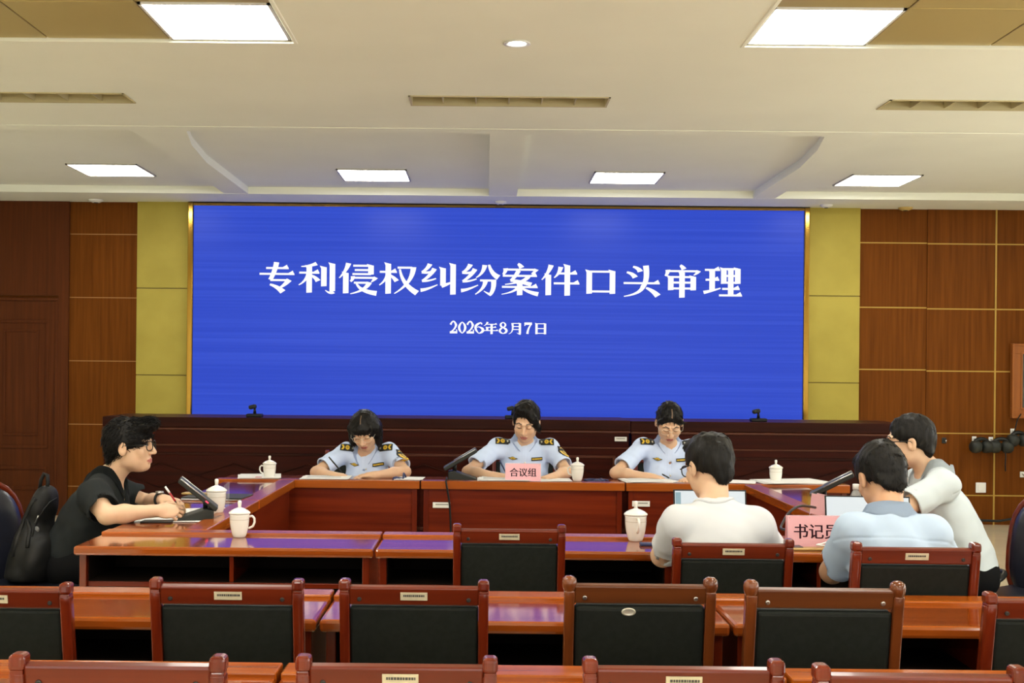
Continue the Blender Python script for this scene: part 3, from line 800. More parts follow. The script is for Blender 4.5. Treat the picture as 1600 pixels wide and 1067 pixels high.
# ------------------------------------------------------------------ wooden chairs
def chair(label, loc, rz=0, group=None, w=.40, old=False, tag_oval=False, sticker=True, top=.905, lab_dx=0.0):
    """faces +Y; the back is nearest the viewer"""
    t = thing('wooden_chair', label, 'chair', loc, rz, group)
    mx, mz = (OLD_X, OLD_Z) if old else (CH_X, CH_Z)
    hx = w/2 - .014
    ky = lambda z: 0.085*max(0, (1 - (z - .42)/.48)) if z > .42 else .085 - .05*(1 - z/.42)
    for s in (-1, 1):
        b = B()
        zs = [0, .2, .42, .55, .7, top - .06, top - .03]
        prev = None
        t2 = bmesh.new(); rings = []
        for z in zs:
            y = ky(z); q = .0135 if z > .3 else .015
            rings.append([t2.verts.new((s*hx + a*q, y + c_*.019, z)) for a, c_ in ((-1, -1), (1, -1), (1, 1), (-1, 1))])
        for a, c_ in zip(rings, rings[1:]):
            for k in range(4): t2.faces.new([a[k], a[(k+1) % 4], c_[(k+1) % 4], c_[k]])
        t2.faces.new(list(reversed(rings[0]))); t2.faces.new(rings[-1])
        bmesh.ops.bevel(t2, geom=[e for e in t2.edges], offset=.004, segments=2, profile=.5, affect='EDGES')
        for f_ in t2.faces: f_.smooth = True
        b._merge(t2)
        yt = ky(top - .03)
        if old:
            b.lathe([(0, top - .04), (.0145, top - .036), (.0150, top - .030), (.0185, top - .022), (.0200, top - .010), (.0175, top + .001), (.010, top + .007), (0, top + .008)],
                    18, M=Matrix.Translation((s*hx, yt, 0)) @ Matrix.Diagonal((1, 1.2, 1, 1)))
        else:
            b.box(-.0125, .0125, -.018, .018, top - .036, top - .024, .003, M=Matrix.Translation((s*hx, yt, 0)))
            b.box(-.0155, .0155, -.021, .021, top - .027, top + .005, .009, M=Matrix.Translation((s*hx, yt, 0)), seg=3)
        b.out('post', mz, t)
    x1 = hx - .012
    rake = math.atan2(ky(.55) - ky(.85), .30)
    Mb = lambda z: Matrix.Translation((0, ky(z), z)) @ Matrix.Rotation(rake, 4, 'X')
    zr = top - .038
    rl = B().box(-x1, x1, -.013, .013, -.025, .025, .005, M=Mb(zr))
    rl.out('top_rail', mx, t)
    sc_ = B()
    for s in (-1, 1):
        sc_.lathe([(0, .0), (.006, 0), (.006, .003), (.003, .004), (0, .0025)], 12, M=Mb(zr) @ Matrix.Translation((s*(hx - .04), -.0125, -.008)) @ Matrix.Rotation(R(90), 4, 'X'))
    sc_.out('screw', STEEL if old else LASH, t)
    zl0, zl1 = .50, zr - .026
    zm = (zl0 + zl1)/2
    B().box(-x1 + .002, x1 - .002, -.010 if not old else -.016, .022, -(zl1 - zl0)/2, (zl1 - zl0)/2 - .002, .008 if not old else .012, M=Mb(zm), seg=3).out('backrest_pad', LEATH, t)
    if sticker:
        sb = B().box(-.036, .036, -.0165, -.012, -.010, .011, M=Mb(zr) @ Matrix.Translation((lab_dx, 0, .001)), mi=0)
        rr = random.Random(int(loc[0]*1000))
        u = -.028
        while u < .028:
            w_ = rr.uniform(.0025, .0055)
            sb.box(u, u + w_, -.0172, -.0160, .000, .0055, M=Mb(zr) @ Matrix.Translation((lab_dx, 0, .001)), mi=1); u += w_ + .0012
        sb.out('asset_label', [LABEL, LABELI], t)
    if tag_oval:
        B().lathe([(0, 0), (.019, 0), (.019, .002), (.015, .003), (.013, .002), (0, .003)], 24,
                  M=Mb(zl1 - .018) @ Matrix.Translation((-.03, -.0165, 0)) @ Matrix.Rotation(R(90), 4, 'X') @ Matrix.Diagonal((1, .58, 1, 1))).out('oval_tag', BTN, t)
    B().box(-x1, x1, .075, .095, .425, .47, .004).out('lower_rail', mx, t)
    B().box(-hx + .0, hx, .10, .50, .415, .465, .012, seg=3).out('seat', LEATH, t)
    ap = B().box(-hx, hx, .48, .50, .37, .414, .003); ap.box(-hx - .008, -hx + .014, .09, .49, .37, .414, .003); ap.box(hx - .014, hx + .008, .09, .49, .37, .414, .003)
    ap.out('seat_frame', mx, t)
    for s in (-1, 1):
        B().box(s*hx - .016, s*hx + .016, .465, .500, 0, .415, .004).out('front_leg', mz, t)
    return t
def cspot(pxl, pxr, py, w):
    Y = w*FPX/(pxr - pxl)
    p = at((pxl + pxr)/2, py, Y)
    return p.x, Y, p.z
TOPZ = .905
def put(pxl, pxr, py, label, group, **k):
    w = .40
    x, Y, z = cspot(pxl, pxr, py, w)
    ch = chair(label, (x, Y + .005, 0), k.pop('rz', 0), group, w=w, top=max(.87, min(.95, z)) - .003, **k)
    return ch, x, Y
g1, g2, g3 = 'wooden chairs at the near side of the square', 'wooden chairs of the second row', 'wooden chairs of the front row'
put(708, 884, 820, 'empty red wooden chair alone behind the middle near-side desk', g1)
put(1052, 1240, 842, 'red wooden chair the man in the white T-shirt sits on', g1, lab_dx=.0)
put(1332, 1531, 848, 'red wooden chair the man in the pale blue shirt sits on', g1, lab_dx=.0)
put(-128, 110, 911, 'red wooden chair of the second row at the photo edge nearest the door', g2)
put(234, 474, 905, 'red wooden chair of the second row with a faded label at its rail', g2, lab_dx=.005)
put(530, 764, 907, 'red wooden chair of the second row with a crisp printed label', g2)
put(882, 1119, 904, 'darker brown wooden chair with an oval metal tag on its black back', g2, old=True, tag_oval=True, sticker=False)
put(1166, 1412, 910, 'darker brown wooden chair with round knobs and no label or tag', g2, old=True, sticker=False)
put(1541, 1785, 928, 'red wooden chair of the second row cut by the picture-frame edge', g2)
put(16, 353, 1024, 'red wooden chair of the front row nearest the door, only its rail in view', g3, sticker=False)
put(462, 777, 1028, 'red wooden chair of the front row with a label, second from the door', g3, lab_dx=.008)
put(912, 1226, 1032, 'red wooden chair of the front row with a label, third from the door', g3, lab_dx=-.0)
put(1274, 1604, 1042, 'red wooden chair of the front row nearest the picture frame', g3, sticker=False)
# officers' chairs, backs to the rostrum
for px, lab in ((558, 'red wooden chair whose post shows behind the short-haired officer'), (820, 'red wooden chair hidden behind the centre officer'), (1042, 'red wooden chair hidden behind the officer with tied-back hair')):
    p = at(px, 705, 8.62)
    chair(lab, (p.x, 8.66, 0), math.pi, 'wooden chairs of the officers', w=.46, sticker=False, top=.885)

# ------------------------------------------------------------------ leather armchairs
def armchair(label, loc, rz, lean=.16):
    """faces +X before rotation"""
    t = thing('leather_armchair', label, 'chair', loc, rz, 'blue-black leather chairs with wooden rims')
    w = .27
    def oval(y_s, z0, z1, zt): pass
    # back: padded oval shell with a wooden rim
    def outline(k):
        pts = []
        for i in range(28):
            a = 2*math.pi*i/28
            cy, cz = math.cos(a), math.sin(a)
            yy = w*k*math.copysign(abs(cy)**.62, cy)
            zz = .27*math.copysign(abs(cz)**.7, cz)*k
            pts.append((yy, zz))
        return pts
    Mb = Matrix.Translation((-.24, 0, .645)) @ Matrix.Rotation(-lean, 4, 'Y')
    t2 = bmesh.new(); rings = []
    for k, xx in ((.0, .058), (.5, .055), (.8, .045), (.93, .028), (.97, .0), (.93, -.035), (.7, -.05), (0, -.055)):
        if k == 0: rings.append([t2.verts.new((xx, 0, 0))]); continue
        rings.append([t2.verts.new((xx, y, z)) for y, z in outline(k)])
    for a, b in zip(rings, rings[1:]):
        n = 28
        for i in range(n):
            j = (i + 1) % n
            if len(a) == 1: q = t2.faces.new([a[0], b[i], b[j]])
            elif len(b) == 1: q = t2.faces.new([a[i], b[0], a[j]])
            else: q = t2.faces.new([a[i], b[i], b[j], a[j]])
            q.smooth = True
    bb = B(); bb._merge(t2, Mb); bb.out('backrest', LEATH2, t)
    rb = B(); rb.tube([Mb @ Vector((-.012, y*1.02, z*1.02)) for y, z in outline(1.0)], .017, 10, closed=True)
    rb.out('back_rim', CH_X, t)
    B().box(-.24, .36, -.27, .27, .40, .47, .03, seg=3).out('seat', LEATH2, t)
    B().box(-.23, .34, -.26, .26, .36, .40, .01).out('seat_frame', CH_X, t)
    for sx in (-1, 1):
        for sy in (-1, 1):
            x_, y_ = (.30 if sx > 0 else -.20), sy*.23
            B().tube([(x_*1.12, y_*1.08, 0), (x_, y_, .2), (x_, y_, .38)], [.018, .022, .026], 10).out('leg', CH_Z, t)
    for sy in (-1, 1):
        B().tube([(-.26, sy*.20, .38), (-.28, sy*.22, .47), (-.29, sy*.24, .56)], [.022, .02, .016], 10).out('back_post', CH_Z, t)
    return t
p = at(-44, 800, 5.62)
armchair('dark leather armchair with a wooden rim behind the backpack', (p.x + .24*math.cos(R(-36)), 5.62 + .24*math.sin(R(-36)), 0), R(-36))
p = at(1664, 830, 5.62)
armchair('dark leather armchair with a wooden rim behind the leaning man', (p.x + .24*math.cos(R(216)), 5.62 + .24*math.sin(R(216)), 0), R(216))
# ------------------------------------------------------------------ things on the desks
def cup(px, py_base, label, Ydef, rz, z=DH, s=1.0):
    if Ydef is not None and Ydef < 7.71: z += .011
    p = atz(px, py_base, z) if Ydef is None else at(px, py_base, Ydef)
    t = thing('lidded_teacup', label, 'teacup', (p.x, p.y, z), rz, 'white porcelain cups with lids')
    pr = [(0, .002), (.024, 0), (.027, .004), (.031, .015), (.037, .04), (.040, .065), (.0405, .09), (.0415, .097), (.039, .097), (.038, .09), (.034, .03), (0, .012)]
    B().lathe([(r*s, h*s) for r, h in pr], 36).out('cup_body', PORC, t)
    B().lathe([(r*s, h*s) for r, h in [(.0405, .0742), (.0411, .0742), (.0411, .0755), (.0406, .0755)]], 36).out('ring_line', PORCL, t)['label'] = 'thin tan ring line'
    ld = B().lathe([(r*s, h*s) for r, h in [(0, .098), (.044, .098), (.0455, .101), (.043, .105), (.034, .112), (.022, .118), (.010, .122), (.007, .124), (0, .124)]], 36)
    lid = ld.out('lid', PORC, t)
    B().lathe([(r*s, h*s) for r, h in [(0, .122), (.0075, .122), (.0068, .130), (.0082, .138), (.0085, .146), (.006, .151), (0, .152)]], 20).out('lid_knob', PORC, lid)
    hp = [(.038, 0, .085), (.052, 0, .088), (.061, 0, .078), (.062, 0, .062), (.055, 0, .045), (.037, 0, .036)]
    pts = []
    for i in range(len(hp) - 1):
        for q in range(3): pts.append(Vector(hp[i]).lerp(Vector(hp[i+1]), q/3))
    pts.append(Vector(hp[-1]))
    B().tube([v*s for v in pts], .0048*s, 10).out('cup_handle', PORC, t)
    return t
cup(374, 839, 'white lidded teacup alone on the near desk at the door end', None, .1)
cup(338, 803, 'white lidded teacup beside the tilted black screen of the man in black', None, 2.4, s=1.12)
cup(421, 749, 'white lidded teacup on the officers\' desk at the door end', 7.72, math.pi, s=1.0)
cup(902, 754, 'white lidded teacup beside the pink card of the centre officer', 7.70, math.pi - .3, s=1.0)
cup(993, 845, 'white lidded teacup at the elbow of the man in the white T-shirt', None, math.pi/2*3.05, s=1.1)
cup(1212, 759, 'white lidded teacup on the far desk behind the white T-shirt', 7.80, 1.2, s=1.0)

def terminal(loc, rz, label, tilt=38, s=1.0):
    """flip-up conference screen; the user sits at -X, the screen leans back towards +X... base on z=0"""
    t = thing('conference_terminal', label, 'conference terminal', loc, rz, 'black flip-up conference screens')
    pr = [(-.095*s, 0), (.085*s, 0), (.085*s, .052*s), (.05*s, .058*s), (-.085*s, .014*s)]
    b = B(); b.prism(pr, -.075*s, .075*s, M=RX90, bev=.004); b.out('base', GREYP, t)
    B().tube([(.045*s, 0, .05*s), (.045*s, 0, .10*s)], .012*s, 12).out('neck', BLACKP, t)
    Ms = Matrix.Translation((.01*s, 0, .125*s)) @ Matrix.Rotation(R(tilt), 4, 'Y')
    sc_ = B().box(-.115*s, .115*s, -.075*s, .075*s, -.010*s, .012*s, .005, M=Ms).out('screen', GREYP, t)
    B().box(-.10*s, .10*s, -.066*s, .066*s, -.0115*s, -.0095*s, M=Ms).out('screen_glass', BLACKP, sc_)
    B().box(.045*s, .062*s, -.0765*s, -.0735*s, .0, .006*s, M=Ms).out('indicator', REDL, t)
    es = B()
    for q_ in (-1, 1): es.tube([Ms @ Vector((-.113*s, q_*.0745*s, .012*s)), Ms @ Vector((.04*s, q_*.0745*s, .012*s))], .0035, 6)
    es.out('edge_strip', STEEL, t)
    return t
p = atz(306, 812, DH)
terminal((p.x, p.y, DH), .21, 'black flip-up screen on the desk of the man in black', 39, s=.95)
p = at(722, 750, 7.86)
terminal((p.x, 7.83, DH + .0), math.pi + .02, 'black flip-up screen with a pale edge beside the centre officer\'s elbow', 31, s=1.05)
p = at(1303, 775, 6.3)
terminal((p.x, 6.3, DH), math.pi - .27, 'black flip-up screen in front of the leaning man, above the laptop', 29, s=1.05)

def paper(px, py, Y, w, d, rz, label, z=DH, n=1, lines=False, grp='white papers on the desks'):
    p = at(px, py, Y)
    if Y > 7.7: z += .0115
    t = B()
    for k in range(n):
        a = (random.random() - .5)*.16*k
        t.box(-w/2, w/2, -d/2, d/2, .0008 + k*.0022, .0026 + k*.0022, M=Matrix.Rotation(a, 4, 'Z') @ Matrix.Translation((k*.006, -k*.004, 0)))
    if lines:
        for q in range(8): t.box(-w*.38, w*.34, d*.36 - q*d*.09, d*.37 - q*d*.09, .0026 + (n-1)*.0022, .003 + (n-1)*.0022, mi=1)
    o = t.out('paper_sheets', [PAPER, PAPERG])
    o.location = (p.x, Y, z); o.rotation_euler = (0, 0, rz)
    return tag(o, label, 'paper', grp)
paper(404, 748, 7.78, .26, .30, .2, 'white papers lying under the teacup at the door end of the far desk', n=3)
paper(508, 748, 7.74, .30, .24, .05, 'white sheets under the writing hand of the short-haired officer', n=3, lines=True)
paper(640, 750, 7.74, .17, .2, -.1, 'white sheets beside the blue lanyard and the short-haired officer\'s elbow', n=2)
paper(785, 752, 7.75, .32, .24, 0, 'white sheets under the hands of the centre officer', n=4, lines=True)
paper(866, 752, 7.74, .20, .2, .1, 'white sheets between the pink card and the centre officer\'s cup', n=2)
paper(1008, 754, 7.75, .30, .25, .12, 'white sheets under the hand of the officer with tied-back hair', n=4, lines=True)
paper(1142, 757, 7.75, .3, .22, -.2, 'white sheets just beyond the white T-shirt man\'s head', n=2)
paper(1232, 759, 7.78, .42, .30, .1, 'white sheets spread at the picture end of the far desk', n=4)
paper(268, 806, 5.62, .30, .21, .1, 'white writing paper under the hand of the man in black', n=2)
paper(322, 793, 5.95, .2, .24, .3, 'white printed sheet behind the tilted screen of the man in black', n=2, lines=True)
# phone card at the man's elbow
p = atz(246, 816, DH)
tag(B().box(-.07, .07, -.035, .035, 0, .008, .003).out('phone', [BLACKP], loc=(p.x, p.y, DH)), 'thin black phone lying by the elbow of the man in black', 'phone')
# closed laptop and phone on it
p = atz(340, 779, DH)
t = thing('laptop', 'closed dark laptop on the desk behind the tilted screen', 'laptop', (p.x, p.y, DH), -.08)
B().box(-.165, .165, -.115, .115, 0, .010, .003).out('base', STEEL, t)
B().box(-.165, .165, -.115, .115, .0105, .017, .003).out('lid', GREYP, t)
p2 = atz(300, 770, DH + .018)
o = B().box(-.08, .08, -.037, .037, 0, .009, .003).out('phone', PHONEG, loc=(p.x - .12, p.y + .055, DH + .0175))
o.rotation_euler = (0, 0, -.1)
tag(o, 'gold phone resting on the closed dark laptop', 'phone')
# clear sign stand
p = atz(346, 792, DH)
t = thing('sign_stand', 'clear upright acrylic sign stand beside the cup of the man in black', 'sign stand', (p.x + .03, p.y - .02, DH), .1)
B().box(-.003, .003, -.10, .10, 0, .12, .001).out('upright', CLEAR, t)
B().box(-.06, .06, -.10, .10, 0, .004, .001).out('foot', CLEAR, t)
# pens
def pen(a, b, label, body, tip, r=.0045):
    a, b = Vector(a), Vector(b); d = (b - a)
    t = thing('pen', label, 'pen', a)
    B().tube([d*.12, d*.62], r, 10).out('barrel', body, t)
    B().tube([Vector((0, 0, 0)), d*.12], [.001, r], 10).out('tip', BLACKP, t)
    B().tube([d*.62, d], [r*1.1, r], 10).out('cap', tip, t)
    return t
pen(at(276, 786, 5.52), at(258, 760, 5.52), 'red pen with white end in the hand of the man in black', RED, WHITE)
pen(at(535, 739, 7.74), at(514, 714, 7.80), 'black pen in the hand of the short-haired officer', BLACKP, BLACKP)
pen(at(793, 744, 7.74), at(781, 720, 7.80), 'dark pen in the hand of the centre officer', NAVYC, NAVYC)
pen(at(1046, 747, 7.74), at(1035, 741, 7.83), 'black pen in the hand of the officer with tied-back hair', BLACKP, BLACKP)
# blue lanyards
def lanyard(px, py, Y, label, s, peak):
    p = at(px, py, Y); rr = random.Random(px)
    t = thing('lanyard', label, 'lanyard', (p.x, Y, DH), 0, 'navy blue lanyards on the far desk')
    pts = [(s*(.5*math.cos(k*.9) + rr.uniform(-.3, .3)), .05*math.sin(k*1.3) + rr.uniform(-.02, .02), .006 + (peak if k == 7 else rr.uniform(0, .012))) for k in range(16)]
    fine = []
    for i in range(len(pts) - 1):
        for q in range(4): fine.append(Vector(pts[i]).lerp(Vector(pts[i+1]), q/4))
    B().tube(fine, .006, 6).out('strap', NAVYC, t)
    B().box(-.02, .03, -.03, .02, .004, .012, .002).out('card_holder', LEATH2, t)
lanyard(624, 749, 7.72, 'navy lanyard heaped at the elbow of the short-haired officer', .07, .04)
lanyard(930, 754, 7.76, 'navy patterned lanyard lying beside the centre officer\'s cup', .11, .012)
# red cap and small box on the desk at the far end
p = at(404, 750, 7.66)
tag(B().box(-.02, .02, -.012, .012, 0, .01, .003).out('red_cap', RED, loc=(p.x, 7.66, DH + .0115)), 'tiny red cap beside the far teacup on the ledge', 'cap')

# ------------------------------------------------------------------ name cards
def card(px, py, Y, w, h, rz, z, label, word, tsize, grp='pink name cards', lean=8):
    p = at(px, py, Y)
    t = thing('name_card', label, 'name card', (p.x, Y, z), rz, grp)
    for s in (1, -1):
        Ms = Matrix.Translation((0, s*.024, 0)) @ Matrix.Rotation(R(lean*s), 4, 'X')
        B().box(-w/2, w/2, -.001, .001, 0.002, h, M=Ms).out('card', PINK, t)
    Ms = Matrix.Translation((0, -.024, 0)) @ Matrix.Rotation(R(-lean), 4, 'X')
    if word:
        text_mesh('lettering', word, tsize, INK, t, Ms @ Matrix.Translation((0, -.0016, h*.47)) @ RX90, bold=(-.02, 0, .02), sx=.98, depth=.0004)
    dots = B()
    for sx in (-1, 1):
        for zz in (.007, h - .007): dots.ball((sx*(w/2 - .008), -.002, zz), .0018, M=Ms, seg=8)
    dots.out('pin', PAPERG, t)
    hb = B(); e_ = .003
    hb.box(-w/2 - e_, w/2 + e_, -.0025, .002, -.001, .002, M=Ms); hb.box(-w/2 - e_, w/2 + e_, -.0025, .002, h, h + e_, M=Ms)
    hb.box(-w/2 - e_, -w/2, -.0025, .002, 0, h, M=Ms); hb.box(w/2, w/2 + e_, -.0025, .002, 0, h, M=Ms)
    hb.out('holder', CLEAR, t)
    return t
card(817, 755, 7.655, .222, .112, 0, DH + .0112, 'pink name card with three dark Chinese characters before the centre officer', '合议组', .058)
q = atz(1272, 855, DH)
card(1273, 855, 4.96, .232, .125, .02, DH, 'pink name card with three dark Chinese characters beside the open laptop', '书记员', .064, lean=5)
q = atz(1285, 808, DH)
card(1285, 808, q.y, .17, .11, -R(78), DH, 'pink name card seen edge-on behind the open laptop', '', .05, lean=5)

# ------------------------------------------------------------------ open laptops
def open_laptop(p, rz, label, w=.31, h=.215, back=14, pane=True):
    t = thing('laptop', label, 'laptop', p, rz, 'open laptops')
    B().box(-w/2, w/2, -.22, 0, 0, .015, .003).out('base', GREYP, t)
    k = B()
    for i in range(11):
        for j in range(5): k.box(-w*.44 + i*w*.08, -w*.44 + i*w*.08 + w*.07, -.10 + j*.018, -.086 + j*.018, .0145, .017)
    k.out('keyboard', BLACKP, t)
    Ms = Matrix.Translation((0, 0, .012)) @ Matrix.Rotation(R(-back), 4, 'X')
    lid = B().box(-w/2, w/2, 0, .007, 0, h, .002, M=Ms).out('lid', BLACKP, t)
    B().box(-w/2 + .006, w/2 - .006, -.0012, .001, .012, h - .006, M=Ms).out('screen', LCD, lid)
    if pane:
        B().box(-w/2 + .008, -w/2 + .03, -.0018, -.001, h*.3, h - .012, M=Ms).out('side_pane', LCDB, lid)
    return t
pl = at(1109, 771, 5.02)
open_laptop((pl.x, 4.985, DH), 0, 'open laptop of the man in the white T-shirt, its white screen half hidden', w=.30, h=.212, back=10)
pl = at(1358, 835, 5.0)
lap2 = open_laptop((pl.x + .0, 5.00, DH), R(-4), 'open laptop with a blank white screen before the man in the pale blue shirt', w=.345, h=.192, back=12, pane=False)
# phone and dark slab by the card
p = atz(1272, 866, DH)
o = B().box(-.075, .075, -.03, .03, 0, .009, .003).out('phone', PHONEG, loc=(p.x + .01, 4.86, DH)); o.rotation_euler = (0, 0, .05)
tag(o, 'gold-edged phone in front of the pink card beside the open laptop', 'phone')
o = B().box(-.045, .045, -.028, .028, 0, .012, .004).out('wallet', LEATH2, loc=(at(1236, 866, 4.88).x, 4.885, DH)); tag(o, 'small dark case between the phone and the white T-shirt', 'case')
o = B().box(-.05, .05, -.02, .02, 0, .012, .004).out('phone', NAVYC, loc=(at(1018, 848, 4.95).x, 4.93, DH)); tag(o, 'dark blue phone next to the cup at the white sleeve', 'phone')
# white charging cable
cp = [at(1325, 838, 4.92), at(1300, 845, 4.90), at(1279, 851, 4.88), at(1276, 857, 4.86), at(1285, 862, 4.84), at(1300, 866, 4.82), at(1318, 870, 4.82)]
fine = []
for i in range(len(cp) - 1):
    for q in range(5): fine.append(cp[i].lerp(cp[i+1], q/5))
for v in fine: v.z = max(v.z, DH + .02)
tag(B().tube(fine, .0035, 8).out('cable', WHITE), 'white charging cable looping beside the pink card', 'cable')
# black cables
def cable(pxs, r, label, mt=BLACKP):
    cp = [at(*q) for q in pxs]; out = []
    n = len(cp)
    for i in range(n - 1):
        a, b, c_, d_ = cp[max(i-1, 0)], cp[i], cp[i+1], cp[min(i+2, n-1)]
        for q in range(6):
            u = q/6
            out.append(.5*((2*b) + (c_ - a)*u + (2*a - 5*b + 4*c_ - d_)*u*u + (3*b - a - 3*c_ + d_)*u**3))
    out.append(cp[-1])
    return tag(B().tube(out, r, 8).out('cable', mt), label, 'cable')
cable([(698, 746, 7.80), (698, 748, 7.62), (697, 752, 7.575), (699, 765, 7.57), (702, 785, 7.575), (704, 815, 7.58), (705, 860, 7.59)], .006, 'thin black cable hanging down the front of the centre officer\'s desk')
cable([(1274, 793, 5.9), (1262, 791, 5.75), (1248, 791, 5.62), (1234, 800, 5.5), (1224, 815, 5.4), (1221, 826, 5.3), (1238, 828, 5.15)], .006, 'black cable arching behind the pink card to the desk edge')
cable([(333, 811, 5.62), (345, 807, 5.7), (352, 809, 5.72), (360, 816, 5.7)], .006, 'short black cable running from the tilted screen of the man in black')
# water bottle
p = at(1337, 797, 5.85)
t = thing('water_bottle', 'clear plastic water bottle with a white cap behind the open laptop', 'bottle', (p.x, 5.85, DH), 0)
B().lathe([(0, 0), (.028, 0), (.031, .01), (.030, .05), (.031, .055), (.030, .09), (.028, .115), (.018, .138), (.013, .145), (.013, .155), (0, .155)], 28).out('bottle_body', WATER, t)
B().lathe([(0, .150), (.0155, .150), (.0155, .174), (.014, .176), (0, .176)], 24).out('cap', WHITE, t)
B().lathe([(.0312, .052), (.0318, .052), (.0318, .088), (.0312, .088)], 28).out('sleeve_label', PAPER, t)

# ------------------------------------------------------------------ backpack between the man in black and his chair
t = None
# ------------------------------------------------------------------ organic shapes: distance fields meshed with surface nets
def npv(v): return np.array(v, np.float64)
def nrm(v):
    v = npv(v); return v/np.linalg.norm(v)

class Field:
    def __init__(self): self.P = []
    def _p(self, fn, lo, hi, k, op): self.P.append((fn, npv(lo), npv(hi), k, op)); return self
    def cone(self, a, b, ra, rb, k=.02, op='add', flat=None):
        """rounded cone a->b; flat=(axis, factor) squashes the section along a unit axis"""
        a, b = npv(a), npv(b); L2 = max(np.dot(b-a, b-a), 1e-9); rm = max(ra, rb)
        def fn(P):
            q = P - a
            if flat is not None:
                n, s = flat
                q = q + np.outer(q @ n, n)*(1/s - 1)
                ab = (b - a) + n*np.dot(b - a, n)*(1/s - 1)
            else: ab = b - a
            tt = np.clip((q @ ab)/max(np.dot(ab, ab), 1e-9), 0, 1)
            d = np.linalg.norm(q - tt[:, None]*ab, axis=1) - (ra + (rb - ra)*tt)
            return d*(min(1, flat[1])*.5 + .5 if flat is not None else 1)
        return self._p(fn, np.minimum(a, b) - rm, np.maximum(a, b) + rm, k, op)
    def ell(self, c, r, Rm=None, k=.02, op='add', zmin=None):
        c, r = npv(c), npv(r); Rm = np.eye(3) if Rm is None else npv(Rm)
        def fn(P):
            q = (P - c) @ Rm
            k0 = np.linalg.norm(q/r, axis=1); k1 = np.linalg.norm(q/(r*r), axis=1)
            return k0*(k0 - 1)/np.maximum(k1, 1e-6)
        ext = np.sqrt(((Rm*r)**2).sum(1))
        return self._p(fn, c - ext, c + ext, k, op)
    def sleeve(self, a, b, ra, rb, k=.03, hole=.006, tip=None):
        """open ended sleeve"""
        a, b = npv(a), npv(b); ax = nrm(b - a); L = np.linalg.norm(b - a)
        e = b + ax*.06
        def fn(P):
            q = P - a; s = q @ ax
            rad = np.linalg.norm(q - np.outer(s, ax), axis=1)
            tt = np.clip(s/L, 0, 1.3)
            d0 = np.linalg.norm(q - np.outer(np.clip(s, 0, L + .06), ax), axis=1) - (ra + (rb - ra)*tt)
            d = np.maximum(d0, s - L)
            inner = rad - (ra + (rb - ra)*tt - hole)
            return np.maximum(d, -np.maximum(inner, L - .035 - s))
        rm = max(ra, rb)*1.15
        return self._p(fn, np.minimum(a, e) - rm, np.maximum(a, e) + rm, k, 'add')
    def plane(self, c, n, k=.004):
        """cut away the side the normal points to"""
        c, n = npv(c), nrm(n)
        return self._p(lambda P: -((P - c) @ n), [-1e3]*3, [1e3]*3, k, 'sub')
    def mesh(self, h, disp=None, pad=.012):
        adds = [p for p in self.P if p[4] == 'add']
        lo = np.min([p[1] for p in adds], axis=0) - pad; hi = np.max([p[2] for p in adds], axis=0) + pad
        n = np.ceil((hi - lo)/h).astype(int) + 1
        d = np.full(n, 1.0, np.float32)
        ax = [lo[i] + h*np.arange(n[i]) for i in range(3)]
        for fn, l, u, k, op in self.P:
            m_ = k + 2.5*h
            i0 = np.clip(np.floor((l - m_ - lo)/h).astype(int), 0, n); i1 = np.clip(np.ceil((u + m_ - lo)/h).astype(int) + 1, 0, n)
            if np.any(i1 <= i0): continue
            sl = tuple(slice(a, b) for a, b in zip(i0, i1))
            G = np.meshgrid(ax[0][sl[0]], ax[1][sl[1]], ax[2][sl[2]], indexing='ij')
            Pt = np.stack([g.ravel() for g in G], 1)
            v = fn(Pt).reshape(d[sl].shape)
            a = d[sl]
            if op == 'add':
                w = np.clip(.5 + .5*(a - v)/k, 0, 1)
                d[sl] = a*(1 - w) + v*w - k*w*(1 - w)
            else:
                v = -v
                w = np.clip(.5 - .5*(a - v)/k, 0, 1)
                d[sl] = a*(1 - w) + v*w + k*w*(1 - w)
        if disp is not None:
            msk = np.abs(d) < .03
            I = np.argwhere(msk)
            d[msk] += disp(lo + I*h)
        return nets(d, lo, h)

